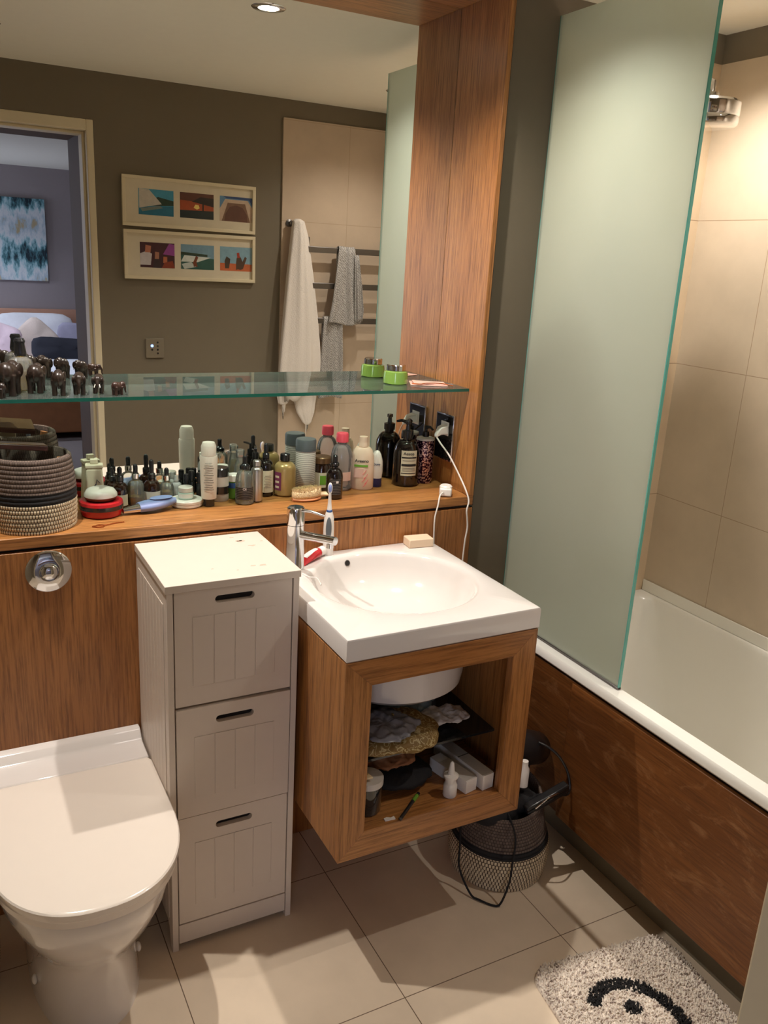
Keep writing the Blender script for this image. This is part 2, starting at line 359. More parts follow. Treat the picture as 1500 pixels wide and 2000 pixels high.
    def build(s, name, mats, parent=None, smooth=False, bevel=0, seg=2, loc=None, fix=True, sub=0, remesh=0, auto=True):
        me = bpy.data.meshes.new(name); me.from_pydata([tuple(p) for p in s.v], [], s.f)
        if isinstance(mats, str): mats = [mats]
        for m_ in mats: me.materials.append(M(m_))
        me.polygons.foreach_set('material_index', s.m)
        if any(s.uv):
            ul = me.uv_layers.new(name='map')
            for p, uu in zip(me.polygons, s.uv):
                if uu and len(uu) == len(p.loop_indices):
                    for li, t in zip(p.loop_indices, uu): ul.data[li].uv = t
        if fix:
            b = bmesh.new(); b.from_mesh(me); bmesh.ops.recalc_face_normals(b, faces=b.faces); b.to_mesh(me); b.free()
        me.update()
        if smooth:
            me.polygons.foreach_set('use_smooth', [True] * len(me.polygons))
            if auto: me.set_sharp_from_angle(angle=radians(38))
        o = bpy.data.objects.new(name, me); COL.objects.link(o)
        if parent: o.parent = parent
        if loc: o.location = loc
        if remesh:
            md = o.modifiers.new('remesh', 'REMESH'); md.mode = 'VOXEL'; md.voxel_size = remesh; md.use_smooth_shade = True
            md = o.modifiers.new('smooth', 'SMOOTH'); md.iterations = 4
        if bevel:
            md = o.modifiers.new('bevel', 'BEVEL'); md.width = bevel; md.segments = seg; md.limit_method = 'ANGLE'; md.angle_limit = radians(40)
            if not smooth: me.polygons.foreach_set('use_smooth', [True] * len(me.polygons)); me.set_sharp_from_angle(angle=radians(60))
        if sub: md = o.modifiers.new('subdivision', 'SUBSURF'); md.levels = sub; md.render_levels = sub
        return o
def thing(name, label, cat, loc=(0, 0, 0), rz=0, group=None):
    o = bpy.data.objects.new(name, None); o.empty_display_size = .02; COL.objects.link(o)
    o.location = loc; o.rotation_euler = (0, 0, rz); o['label'] = label; o['category'] = cat
    if group: o['group'] = group
    return o
def tag(o, label, cat, group=None):
    o['label'] = label; o['category'] = cat
    if group: o['group'] = group
    return o
def struct(o): o['kind'] = 'structure'; return o
def smooth_path(pts, k=6):
    P = [Vector(p) for p in pts]; out = []
    for i in range(len(P) - 1):
        p0, p1, p2, p3 = P[max(i - 1, 0)], P[i], P[i + 1], P[min(i + 2, len(P) - 1)]
        for j in range(k):
            t = j / k
            out.append(.5 * ((2 * p1) + (p2 - p0) * t + (2 * p0 - 5 * p1 + 4 * p2 - p3) * t * t + (3 * p1 - p0 - 3 * p2 + p3) * t ** 3))
    out.append(P[-1]); return out
def text_geo(s, size, bold=0):
    cu = bpy.data.curves.new('text', 'FONT'); cu.body = s; cu.size = size; cu.align_x = 'CENTER'; cu.align_y = 'CENTER'; cu.offset = bold
    o = bpy.data.objects.new('text', cu); COL.objects.link(o); dg = bpy.context.evaluated_depsgraph_get()
    me = o.evaluated_get(dg).to_mesh(); g = G(); g.add([v.co.copy() for v in me.vertices], [tuple(p.vertices) for p in me.polygons])
    o.evaluated_get(dg).to_mesh_clear(); bpy.data.objects.remove(o); bpy.data.curves.remove(cu); return g
def facing(x, y): return atan2(CY - y, CX - x)
def wrap_text(parent, s, size, r, z, ang, mat='ink', bold=0, name='lettering'):
    g = text_geo(s, size, bold); q = G()
    q.add([((r + .0006) * cos(ang + p.x / r), (r + .0006) * sin(ang + p.x / r), z + p.y) for p in g.v], g.f)
    return q.build(name, mat, parent, fix=False)
def wrap_label(parent, r, z0, z1, ang, half, mat='label_white', name='paper_label', th=.0004, r1=None):
    n = 14; r1 = r if r1 is None else r1; q = G(); rings = []
    for i in range(n + 1):
        a = ang - half + 2 * half * i / n
        rings.append([((rr + t) * cos(a), (rr + t) * sin(a), z) for rr, z, t in ((r, z0, 0), (r, z0, th), (r1, z1, th), (r1, z1, 0))])
    q.loft(rings); return q.build(name, mat, parent, smooth=True)

# ================================================================ ROOM SHELL
FY = -1.75          # bathroom face of the door wall
BY = -.2268         # front of the boxed-out back wall
XR = 2.075
g = G().box(-.62, XR + .1, -2.2, .12, -.06, 0); struct(g.build('floor', 'floor_tile'))
plain('bedroom_carpet', hx(120, 110, 108), .95, bump=.6, scale=200)
g = G().box(-2.5, 2.6, -7.2, -2.2, -.06, 0); struct(g.build('floor_bedroom', 'bedroom_carpet'))
g = G().box(-2.5, 2.6, -7.2, .12, CEIL, CEIL + .08); struct(g.build('ceiling', 'ceiling_paint'))
# back wall behind mirror and bath
g = G().box(-.62, 1.333, .004, .12, 0, CEIL); struct(g.build('wall_back', 'grey_paint'))
g = G().box(1.3395, 1.50, -.2044, .12, 0, CEIL); struct(g.build('wall_back_pier', 'grey_paint'))
g = G().box(1.50, XR + .1, -.2044, .12, 0, 2.184, 1); g.box(1.50, XR + .1, -.2040, .12, 2.184, CEIL, 0)
struct(g.build('wall_shower_end', ['grey_paint', 'wall_tile_back']))
g = G().box(XR, XR + .1, -2.2, -.2044, 0, 2.184, 1); g.box(XR + .0006, XR + .1, -2.2, -.2044, 2.184, CEIL, 0)
struct(g.build('wall_right', ['grey_paint', 'wall_tile_side']))
g = G().box(-.72, -.62, -2.2, .12, 0, CEIL); struct(g.build('wall_left', 'grey_paint'))
# door wall with opening -.30 .. .672
g = G().box(.6745, XR, -1.88, FY, 0, CEIL); g.box(-.62, -.3325, -1.88, FY, 0, CEIL); g.box(-.3325, .6745, -1.88, FY, 2.079, CEIL)
struct(g.build('wall_front', 'grey_paint'))
g = G().box(1.497, XR, FY, FY + .012, .0, 2.182); struct(g.build('wall_front_tiled', 'wall_tile_front'))
g = G().box(.640, XR + .5, -2.21, -1.88, 0, CEIL); g.box(-.72, -.33, -2.21, -1.88, 0, CEIL); g.box(-.33, .640, -2.21, -1.88, 2.036, CEIL)
struct(g.build('wall_door_reveal', 'taupe_paint'))
# door lining
g = G()
g.box(.646, .674, -1.8799, FY + .003, 0, 2.078); g.box(-.332, -.304, -1.8799, FY + .003, 0, 2.078); g.box(-.3038, .6458, -1.8799, FY + .003, 2.036, 2.078)
g.box(.634, .6458, -1.879, -1.795, 0, 2.0355); g.box(-.3038, -.292, -1.879, -1.795, 0, 2.0355); g.box(-.2918, .6338, -1.879, -1.795, 2.024, 2.0355)
o = struct(g.build('trim_1', 'cream_gloss', bevel=.003))
# bedroom
g = G().box(-2.5, 2.6, -7.3, -7.2, 0, CEIL); g.box(-2.6, -2.5, -7.3, -2.2, 0, CEIL); g.box(2.6, 2.7, -7.3, -2.2, 0, CEIL)
g.box(XR + .5, 2.6, -2.21, -2.11, 0, CEIL); g.box(-2.5, -.72, -2.21, -2.11, 0, CEIL)
struct(g.build('wall_bedroom', 'bedroom_paint'))

# ================================================================ MIRROR, SURROUND, LEDGE
LZ = .9715
t = thing('wall_mirror', 'large wall mirror filling the oak niche above the wooden ledge', 'mirror', (0, 0, LZ))
G().box(-.6, 1.3197, 0, .0035, 0, 2.243 - LZ).build('mirror_pane', 'mirror_silver', t)
t = thing('mirror_surround', 'polished oak lining on the right side and top of the mirror niche', 'wood panelling', (1.32, 0, LZ))
G().prism([(0, 0), (.0145, 0), (.0145, BY), (.0, BY)], 2, .0005, 1.2885).build('side_panel', 'oak_z', t, bevel=.0012)
G().box(.0149, .0190, BY + .006, -.005, -.03, 1.285).build('edge_gap', 'black_gap', t)
G().box(-1.92, -.0005, BY, 0, 1.2715, 1.2880).build('head_panel', 'oak_x', t, bevel=.0012)
t = thing('wooden_ledge', 'long oak ledge below the mirror crowded with toiletries', 'shelf', (0, 0, .945))
G().box(-.6, 1.3345, BY, .0035, 0, LZ - .945).build('ledge_board', 'oak_x', t, bevel=.002)
G().box(-.6, 1.3345, BY + .012, .0, -.0075, -.0002).build('shadow_gap', 'black_gap', t)
t = thing('lower_wood_panel', 'flat oak panel boxing in the wall behind the toilet and basin', 'wood panelling', (0, 0, 0))
G().box(-.6, 1.3345, BY, BY + .02, 0, .937).build('front_board', 'oak_panel', t, bevel=.0015)
G().box(1.3348, 1.3390, BY + .006, -.005, 0, .937).build('edge_gap', 'black_gap', t)

# glass shelf
t = thing('glass_shelf', 'clear green-edged glass shelf across the mirror carrying elephants and jars', 'shelf', (0, 0, 1.262))
def shelf_slab(y0, y1):
    return G().box(-.6, 1.3190, y0, y1, 0, .008)
shelf_slab(-.1819, -.0008).build('shelf_pane', 'shelf_glass', t)
shelf_slab(-.1832, -.1822).build('polished_edge', 'shelf_edge', t)
SZ = 1.2702

# ================================================================ BATH
t = thing('bathtub', 'white bathtub along the tiled wall at the right', 'bathtub', (1.76, -.98, 0))
def tub():
    x0, x1, y0, y1 = 1.455 - 1.76, XR - 1.76 - .001, -1.745 + .98, -.2049 + .98
    def rr(x0, x1, y0, y1, r, z, n=10):
        P = []
        for cx, cy, a0 in ((x1 - r, y1 - r, 0), (x0 + r, y1 - r, 90), (x0 + r, y0 + r, 180), (x1 - r, y0 + r, 270)):
            for i in range(n + 1):
                a = radians(a0 + 90 * i / n); P.append((cx + r * cos(a), cy + r * sin(a), z))
        return P
    R = [rr(x0 + .004, x1, y0, y1, .004, .548), rr(x0, x1, y0, y1, .004, .553), rr(x0, x1, y0, y1, .004, .570), rr(x0 + .005, x1 - .002, y0, y1, .006, .5764)]
    ix0, ix1 = x0 + .046, x1 - .012
    for d, z, r in ((0, .5764, .04), (.004, .572, .045), (.007, .563, .05), (.012, .53, .07), (.02, .42, .09), (.035, .30, .12), (.06, .22, .14), (.11, .19, .12), (.2, .185, .04)):
        R.append(rr(ix0 + d, ix1 - d, y0 + .03 + d * 1.6, y1 - .03 - d * 1.6, r, z))
    G().loft(R, caps=False).add(R[-1], [tuple(range(len(R[-1])))]).build('tub_shell', 'bath_acrylic', t, smooth=True)
tub()
G().box(XR - 1.76 - .005, XR - 1.76 - .0008, -1.744 + .98, -.206 + .98, .5765, .615).build('sealing_upstand', 'bath_acrylic', t, bevel=.003)
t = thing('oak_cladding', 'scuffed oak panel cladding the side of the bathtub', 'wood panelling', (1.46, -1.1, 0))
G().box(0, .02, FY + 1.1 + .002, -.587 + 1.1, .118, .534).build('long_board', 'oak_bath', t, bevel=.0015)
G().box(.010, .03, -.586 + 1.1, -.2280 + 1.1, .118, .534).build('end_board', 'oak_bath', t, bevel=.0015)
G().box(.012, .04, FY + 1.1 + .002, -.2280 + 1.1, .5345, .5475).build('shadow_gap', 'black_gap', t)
g = G().box(1.531, 1.55, FY + .002, -.2050, 0, .15); struct(g.build('trim_2', 'plinth_grey'))
# screen
t = thing('shower_screen', 'tall frosted green glass screen standing on the bath rim', 'shower screen', (1.492, -.46, .580))
G().box(-.004, .004, -.2625, .2535, 0, 1.634).build('glass_pane', 'frosted_glass', t)
G().box(-.0042, .0042, -.2655, -.2626, 0, 1.634).build('polished_edge', 'glass_edge', t)
G().box(-.0042, .0042, .2536, .2552, 0, 1.634).build('back_edge', 'glass_edge', t)
G().box(-.0065, .0055, -.2655, .2545, -.0034, .004).build('bottom_seal', 'brushed_metal', t, bevel=.001)
# shower head
t = thing('rain_shower', 'round chrome rain shower head above the bath', 'shower head', (1.785, -.455, 1.965))
G().lathe([(0, 0), (.068, 0), (.074, .004), (.076, .016), (.074, .022), (.076, .026), (.076, .054), (.07, .060), (.02, .062), (.02, .078), (0, .078)], 48).build('spray_disc', 'chrome', t, smooth=True)
G().tube([(0, 0, .075), (0, 0, .1), (0, .03, .115), (0, .235, .115)], .011, 14).build('arm', 'chrome', t, smooth=True)
G().lathe([(0, 0), (.03, 0), (.03, .008), (0, .008)], 32, T=Matrix.Translation((0, .249, .115)) @ Matrix.Rotation(pi / 2, 4, 'X')).build('wall_flange', 'chrome', t, smooth=True)

# ================================================================ DOWNLIGHTS
def downlight(where, x, y, watts, colr, cone):
    lab = {'bath front': 'recessed ceiling downlight above the front end of the bath', 'basin': 'round recessed ceiling downlight near the mirror, above the basin', 'toilet': 'round recessed ceiling downlight above the toilet', 'unlit': 'unlit ceiling downlight at the left edge of the mirror view',
           'bath': 'recessed ceiling downlight above the bath beside the shower head'}
    if where == 'bedroom': l = 'small ceiling downlight above the bed seen through the doorway' if x > 0 else 'small bedroom ceiling downlight nearer the door'
    else: l = lab[where]
    t = thing('ceiling_downlight', l, 'light', (x, y, CEIL), group='recessed ceiling downlights')
    G().lathe([(.030, -.0030), (.046, -.0026), (.049, -.0002), (.046, .001), (.030, .001)], 40).build('bezel', 'chrome' if where != 'bedroom' else 'white_plastic', t, smooth=True)
    G().cyl(.030, -.0020, -.0005, bev=.0002).build('lamp_lens', 'jar_grey' if not watts else 'lamp_glow' if colr == WARM else 'lamp_glow_cool', t)
    if not watts: return
    d = bpy.data.lights.new('spot', 'SPOT'); d.energy = watts; d.color = colr; d.spot_size = radians(cone); d.spot_blend = 1.0; d.shadow_soft_size = .013
    o = bpy.data.objects.new('lamp', d); COL.objects.link(o); o.parent = t; o.location = (0, 0, -.024)
for L in LAMPS: downlight(*L)

# ================================================================ BASIN + VANITY
def plate_hole(outer, inner, z0, z1):
    pass
BX0, BX1, BYF, BZ, BZL = .7013, 1.1945, -.739, .857, .8031
bcx, bcy, br = .957, -.468, .203
t = thing('washbasin', 'white ceramic washbasin with a round bowl on the oak vanity', 'washbasin', (bcx, bcy, BZL))
def basin():
    n = 128; h = BZ - BZL
    def rect_ring(ins, z, r=.012):
        x0, x1, y0, y1 = BX0 - bcx + ins, BX1 - bcx - ins, BYF - bcy + ins, BY - .001 - bcy - ins
        P = []
        for i in range(n):
            a = 2 * pi * i / n; d = (cos(a), sin(a))
            tx = (x1 if d[0] > 0 else x0) / d[0] if abs(d[0]) > 1e-9 else 1e9
            ty = (y1 if d[1] > 0 else y0) / d[1] if abs(d[1]) > 1e-9 else 1e9
            k = min(tx, ty); x, y = d[0] * k, d[1] * k
            # snap the nearest samples to the corners
            P.append([x, y, z])
        for cx in (x0, x1):
            for cy in (y0, y1):
                j = min(range(n), key=lambda q: (P[q][0] - cx) ** 2 + (P[q][1] - cy) ** 2); P[j][0], P[j][1] = cx, cy
        return [tuple(p) for p in P]
    def circ(r, z, dent=0):
        P = []
        for i in range(n):
            a = 2 * pi * i / n
            e = math.exp(-((a - radians(152)) / .16) ** 2) * dent
            P.append(((r + e) * cos(a), (r + e) * sin(a) , z))
        return P
    g = G()
    R = [circ(.19, 0), rect_ring(.004, 0), rect_ring(0, .004), rect_ring(0, h - .006), rect_ring(.002, h - .0018), rect_ring(.006, h)]
    R += [circ(br + .008, h, .012), circ(br + .002, h - .0012, .012), circ(br - .003, h - .005, .008), circ(br - .007, h - .013, .004), circ(br - .014, h - .035), circ(br - .03, h - .065), circ(br - .06, h - .092), circ(br - .10, h - .110), circ(br - .15, h - .118), circ(.026, h - .121)]
    g.loft(R, caps=False)
    # underside of the bowl
    R2 = [circ(.19, 0), circ(.1885, -.02), circ(.186, -.155), circ(.181, -.185), circ(.165, -.198), circ(.03, -.200)]
    g.loft(R2, caps=False).add(R2[-1], [tuple(range(n))])
    g.build('ceramic_body', 'porcelain', t, smooth=True)
    G().lathe([(0, -.002), (.024, -.002), (.027, .001), (.026, .004), (.018, .005), (.0, .003)], 32, c=(0, 0, h - .1235)).build('waste_ring', 'chrome', t, smooth=True)
    ov = Matrix.Translation((-.037, br - .0145, h - .020)) @ Matrix.Rotation(radians(10), 4, 'Z') @ Matrix.Rotation(radians(74), 4, 'X')
    G().lathe([(0, -.006), (.008, -.006), (.008, .0), (.006, .0), (.006, -.005), (0, -.005)], 24, T=ov).build('overflow_ring', 'brushed_metal', t, smooth=True)
    G().lathe([(0, -.004), (.0062, -.004), (.0062, .0008), (0, .0008)], 24, T=ov).build('overflow_hole', 'black_gap', t)
basin()
# moulded groove by the tap
G().tube(smooth_path([(-.205, .128, BZ - BZL + .0002), (-.192, .085, BZ - BZL + .0002), (-.176, .068, BZ - BZL + .0002), (-.182, .03, BZ - BZL - .002)], 6), .0016, 8).build('moulded_ridge', 'porcelain', t, smooth=True)

t = thing('vanity_unit', 'wall hung open oak vanity box under the washbasin', 'cabinet', ((BX0 + BX1) / 2, (BYF + BY) / 2, .3144))
def vanity():
    W2 = (BX1 - BX0) / 2 - .001; D2 = (BY - BYF) / 2 - .001; H = BZL - .3144 - .0005; fr = .0628
    y0 = -D2 + .0; yf = y0 + .022
    # mitred front frame as four pieces in one face frame
    def fr_piece(p, name, mt):
        G().prism(p, 1, y0, yf).build(name, mt, t, bevel=.0008)
    ox, iz0, iz1 = W2, .0656, H - .0605; ix = W2 - fr
    fr_piece([(-ox, 0), (ox, 0), (ix, iz0), (-ix, iz0)], 'frame_rail', 'oak_x')
    fr_piece([(-ix, iz1), (ix, iz1), (ox, H), (-ox, H)], 'frame_rail', 'oak_x')
    fr_piece([(-ox, 0.0), (-ix, iz0), (-ix, iz1), (-ox, H)], 'frame_stile', 'oak_z')
    fr_piece([(ox, 0.0), (ox, H), (ix, iz1), (ix, iz0)], 'frame_stile', 'oak_z')
    for s in (-1, 1):
        a, b = sorted((s * W2, s * (W2 - .018))); G().box(a, b, yf + .0006, D2, 0, H - .002).build('side_panel', 'oak_z', t, bevel=.0008)
    G().box(-W2 + .0185, W2 - .0185, yf + .0006, D2, 0, iz0 - .001).build('base_board', 'oak_x', t)
    G().box(-W2 + .0185, W2 - .0185, D2 - .012, D2, iz0 - .001, H - .002).build('back_board', 'oak_z', t)
    G().box(-W2 + .019, W2 - .019, -D2 + .10, D2 - .013, .168, .174).build('inner_glass_shelf', 'smoke_glass', t)
vanity()

# tap
t = thing('basin_tap', 'chrome single lever mixer tap at the left of the basin', 'tap', (.758, -.312, BZ))
G().lathe([(0, 0), (.0245, 0), (.0245, .004), (.0235, .006), (.0215, .108), (.0215, .112), (.0, .112)], 40).build('tap_body', 'chrome', t, smooth=True)
G().lathe([(0, .1135), (.0222, .1135), (.0222, .146), (.021, .1545), (.018, .157), (0, .157)], 40).build('tap_cap', 'chrome', t, smooth=True)
G().tube([(.016, -.014, .150), (.030, -.030, .150), (.052, -.058, .145)], [.0042, .0036, .0030], 12).build('lever', 'chrome', t, smooth=True)
dv = Vector((.062, -.10, 0)).normalized()
G().tube([(0, 0, .088), tuple(dv * .118 + Vector((0, 0, .094)))], .0105, 20).build('spout', 'chrome', t, smooth=True)
G().lathe([(0, 0), (.0085, 0), (.0085, .012), (0, .012)], 20, c=tuple(dv * .103 + Vector((0, 0, .074)))).build('aerator', 'chrome', t, smooth=True)

# ================================================================ WHITE DRAWER TOWER
t = thing('drawer_tower', 'narrow white three-drawer cabinet between toilet and basin', 'cabinet', (.5386, -.373, 0))
def tower():
    X0, X1, Y0, Y1, H = .3871 - .5386, .690 - .5386, -.5187 + .373, BY - .003 + .373, .9327
    g = G().box(X0, X1, Y0, Y1, H - .017, H); g.build('top_board', 'cabinet_white', t, bevel=.0012)
    rnd = random.Random(3)
    for (u, v, r) in ((.075, .115, .004), (.088, .085, .008), (.083, .088, .006), (.105, .045, .005), (.098, .047, .003), (.135, .07, .003), (.06, -.085, .005), (.082, -.088, .007), (-.03, -.075, .002), (.02, -.1, .002)):
        P = [(u + r * (1 + .35 * rnd.uniform(-1, 1)) * cos(a) * 1.3, v + r * (.7 + .3 * rnd.uniform(-1, 1)) * sin(a)) for a in [2 * pi * k / 9 for k in range(9)]]
        G().prism(P, 2, H - .0003, H + .0003).build('paint_chip', 'chipped_wood', t)
    for s in (-1, 1):
        xa = X0 + .003 if s < 0 else X1 - .003 - .014; xb = xa + .014
        # planked side: slim boards with fine grooves, legs left by an arched cut at the floor
        g = G()
        g.prism([(Y0 + .003, 0), (Y0 + .026, 0), (Y0 + .035, .05), (Y0 + .05, .062), (Y1 - .045, .062), (Y1 - .03, .05), (Y1 - .022, 0), (Y1, 0), (Y1, H - .0175), (Y0 + .003, H - .0175)], 0, xa, xb)
        g.build('side_panel', 'cabinet_white', t, bevel=.001)
        for k in range(8):
            ya = Y0 + .03 + k * (Y1 - Y0 - .055) / 8; yb = ya + (Y1 - Y0 - .055) / 8 - .0016
            xo = xa - .0016 if s < 0 else xb
            G().box(xo, xo + .0016, ya, yb, .08, H - .05).build('side_plank', 'cabinet_white', t, bevel=.0007)
    fx0, fx1 = X0 + .0185, X1 - .0185
    G().box(fx0 + .001, fx1 - .001, Y0 + .02, Y1, .05, H - .018).build('carcass', 'cabinet_white', t)
    G().box(fx0, fx1, Y0 + .0045, Y0 + .018, .018, .070).build('base_rail', 'cabinet_white', t, bevel=.001)
    for zb, zt, tilt in ((.074, .362, 0), (.366, .640, -.004), (.646, .9145, 0)):
        d = bpy.data.objects.new('drawer', None); COL.objects.link(d); d.parent = t; d.location = (0, Y0 + .004 + tilt, zb)
        h = zt - zb; sz = h - (.026 if zb > .6 else .037); sw = .044; sh = .0085
        # front with a pill shaped grip hole
        n = 48; inner = []; outer = []
        for i in range(n):
            a = 2 * pi * i / n
            inner.append((.0 + (sw - sh) * (1 if cos(a) > 0 else -1) * (1 if abs(cos(a)) > .001 else 0) + sh * cos(a), sz + sh * sin(a)))
            dx, dz = cos(a), sin(a)
            kx = (fx1 - .001) / dx if dx > 1e-9 else ((fx0 + .001) / dx if dx < -1e-9 else 1e9)
            kz = (h - sz) / dz if dz > 1e-9 else (-sz / dz if dz < -1e-9 else 1e9)
            k = min(kx, kz); outer.append([dx * k, sz + dz * k])
        for cx in (fx0 + .001, fx1 - .001):
            for cz in (0, h):
                j = min(range(n), key=lambda q: (outer[q][0] - cx) ** 2 + (outer[q][1] - cz) ** 2); outer[j] = [cx, cz]
        g = G(); R = [[(x, 0, z) for x, z in inner], [(x, 0, z) for x, z in outer], [(x, .0145, z) for x, z in outer], [(x, .0145, z) for x, z in inner], [(x, 0, z) for x, z in inner]]
        g.loft(R, caps=False); g.build('drawer_front', 'cabinet_white', d, bevel=.0008)
        G().box(-.07, .07, .0146, .0152, sz - .03, sz + .024).build('grip_recess', 'black_gap', d)
        pz0, pz1 = .046, sz - .034; pw = .188 / 4
        for k in range(4):
            x = -.094 + k * pw; G().box(x + .0008, x + pw - .0008, -.0014, .0001, pz0, pz1).build('groove_plank', 'cabinet_white', d, bevel=.0006)
tower()

# ================================================================ TOILET
t = thing('toilet', 'white back to wall toilet with its lid closed', 'toilet', (.198, -.5, 0))
def toilet():
    Y0 = BY - .0005 + .5
    def D(hw, yf, yb, z, n=36, sq=2.3, rb=.02):
        """D outline: straight sides, rounded front"""
        P = []; ym = yb - (yb - yf) * .45
        P += [(hw - .006, yb, z), (hw, yb - .012, z)]
        for i in range(n + 1):
            a = pi * i / n; c, s = cos(a), sin(a)
            P.append((hw * math.copysign(abs(c) ** (2 / sq), c), ym - (ym - yf) * abs(s) ** (2 / sq), z))
        P += [(-hw, yb - .012, z), (-hw + .006, yb, z)]
        return P
    G().loft([D(.188, -.297, .160, .4105), D(.1895, -.299, .161, .413), D(.1895, -.299, .161, .4265), D(.187, -.296, .159, .4295), D(.18, -.288, .152, .4305)]).build('lid', 'seat_plastic', t, smooth=True)
    G().loft([D(.182, -.290, .160, .3920), D(.186, -.294, .160, .394), D(.186, -.294, .160, .4085), D(.182, -.29, .157, .4098)]).build('seat', 'seat_plastic', t, smooth=True)
    R = [D(.118, -.165, Y0, 0), D(.115, -.160, Y0, .02), D(.113, -.158, Y0, .10), D(.118, -.170, Y0, .17), D(.136, -.205, Y0, .22), D(.158, -.245, Y0, .27), D(.174, -.272, Y0, .32), D(.181, -.284, Y0, .36), D(.183, -.287, Y0, .385), D(.180, -.284, Y0, .3905)]
    G().loft(R).build('pan', 'porcelain', t, smooth=True)
    prof = [(Y0, .385), (Y0, .458), (Y0 - .016, .4575), (Y0 - .026, .453), (Y0 - .034, .441), (Y0 - .045, .4345), (Y0 - .075, .432), (Y0 - .108, .430), (Y0 - .111, .426), (Y0 - .111, .385)]
    G().prism(prof, 0, -.186, .186).build('back_ledge', 'porcelain', t, smooth=True, bevel=.003)
    for s in (-1, 1):
        G().ell((s * .1115, -.02, .055), (.006, .011, .011)).build('fixing_cap', 'white_plastic', t, smooth=True)
toilet()
t = thing('flush_button', 'round chrome flush button on the wood panel above the toilet', 'flush button', (.197, BY, .888))
T = Matrix.Rotation(pi / 2, 4, 'X')
G().lathe([(0, .0005), (.049, .0005), (.0495, .003), (.046, .0065), (.024, .0095), (.0, .0095)], 56, T=T).build('base_plate', 'chrome', t, smooth=True)
G().lathe([(.0, .01), (.0215, .01), (.0215, .012), (.020, .0135), (.0185, .012), (.0175, .013), (.015, .0155), (.008, .0175), (0, .018)], 40, T=T).build('push_knob', 'chrome', t, smooth=True)

# ================================================================ COILED BASKETS
def coiled(prof_fn, zmax, ncoil, cr, n=72, z_light=.4, z_black=.55):
    """stack of rope coils: outer surface then inner; material by height"""
    P = []
    for k in range(ncoil):
        zc = (k + .5) * zmax / ncoil; R = prof_fn(zc / zmax); hh = zmax / ncoil / 2
        for a in (-80, -45, 0, 45, 80): P.append((R + cr * cos(radians(a)), zc + hh * sin(radians(a)), zc / zmax))
    return P
def basket_mesh(parent, prof_fn, zmax, ncoil, cr, z_light, z_black, n=96, squash=None, base='coil_basket'):
    out = coiled(prof_fn, zmax, ncoil, cr); prof = [(0, .0)] + [(r, z) for r, z, _ in out]
    top = prof[-1]; th = .008
    prof += [(top[0] - th * .5, top[1] + .003), (top[0] - th, top[1])] + [(prof_fn(q) - th, zmax * q) for q in (.75, .5, .25, .04)] + [(0, .006)]
    K = len(prof) - 1; no = 1 + len(out)
    def mf(k, z):
        if k >= no + 1: return 2
        q = z / zmax
        return 0 if q < z_light else (1 if q < z_black else 2)
    g = G().lathe(prof, n, mfun=mf)
    # uv rows aligned with coils: v = z
    for i, (f, uu) in enumerate(zip(g.f, g.uv)):
        if uu:
            zs = [g.v[j].z / zmax for j in f]
            g.uv[i] = [(u * 1.0, z * ncoil / 28 + .0) for (u, _), z in zip(uu, zs)]
    if squash: g.v = [Vector(squash(p)) for p in g.v]
    return g.build('coiled_wall', ['coil_light', 'black_fabric', 'coil_dark'], parent, smooth=True, auto=False)
bk = thing('coil_basket', 'coiled rope basket on the left of the ledge holding make-up brushes', 'basket', (.183, -.128, LZ))
basket_mesh(bk, lambda q: .091 + .006 * sin(q * pi) - .006 * q, .166, 17, .0025, .40, .54)
t = thing('make_up_palette', 'brown make-up palette lying open on top of the ledge basket', 'make-up palette', (.165, -.135, LZ + .166))
TT = Matrix.Rotation(radians(-8), 4, 'X') @ Matrix.Rotation(radians(6), 4, 'Y')
G().box(-.09, .052, -.028, .052, .012, .024, T=TT).build('palette_case', 'brown_leather', t, bevel=.002)
G().box(-.088, .050, -.026, .050, .0242, .0256, T=TT).build('palette_insert', 'bronze_cap', t, bevel=.0005)
t = thing('make_up_brush', 'make-up brush with a wooden handle at the right rim of the ledge basket', 'brush', (.238, -.152, LZ + .036))
G().tube([(-.014, .01, .0), (.008, .0, .122)], [.006, .009], 14).build('handle', 'brush_wood', t, smooth=True)
G().ell((-.015, .0105, .0), (.009, .009, .012)).build('bristles', 'black_fabric', t, smooth=True)
t = thing('make_up_brush', 'thin black handled brush in the middle of the ledge basket', 'brush', (.208, -.178, LZ + .036))
G().tube([(0, .03, .0), (.002, .0, .112)], [.004, .0055], 12).build('handle', 'grey_plastic', t, smooth=True)
G().ell((0, .031, 0), (.008, .008, .01)).build('bristles', 'black_fabric', t, smooth=True)
t = thing('powder_box', 'cream printed box tucked inside the front of the ledge basket', 'box', (.150, -.178, LZ + .068))
G().box(-.03, .03, -.006, .006, 0, .088).build('carton', 'card_cream', t, bevel=.001)
for k in range(5): G().box(-.012 + k * .008, -.008 + k * .008, -.0066, -.0060, .072, .084).build('printed_mark', 'ink', t)
t = thing('make_up_bag', 'dark zip pouch filling the inside of the ledge basket', 'bag', (.178, -.118, LZ + .008))
G().ell((0, 0, .055), (.062, .055, .052)).build('pouch', 'black_fabric', t, smooth=True)
# basket by the bath on the floor
bk = thing('coil_basket', 'large slouching coiled rope basket on the floor under the vanity corner', 'basket', (1.292, -.555, 0))
def sq(p):
    q = p.z / .25; a = atan2(p.y, p.x)
    k = 1 - .10 * max(0, q - .35) * (1 + cos(a + .9))
    lift = 1 - .18 * q * (.5 + .5 * cos(a + 2.0))
    return (p.x * k, p.y * k * 1.02, p.z * lift)
basket_mesh(bk, lambda q: .128 + .012 * sin(min(1, q * 1.7) * pi * .9) - .012 * q, 0.25, 22, .0024, .42, .52, squash=sq)
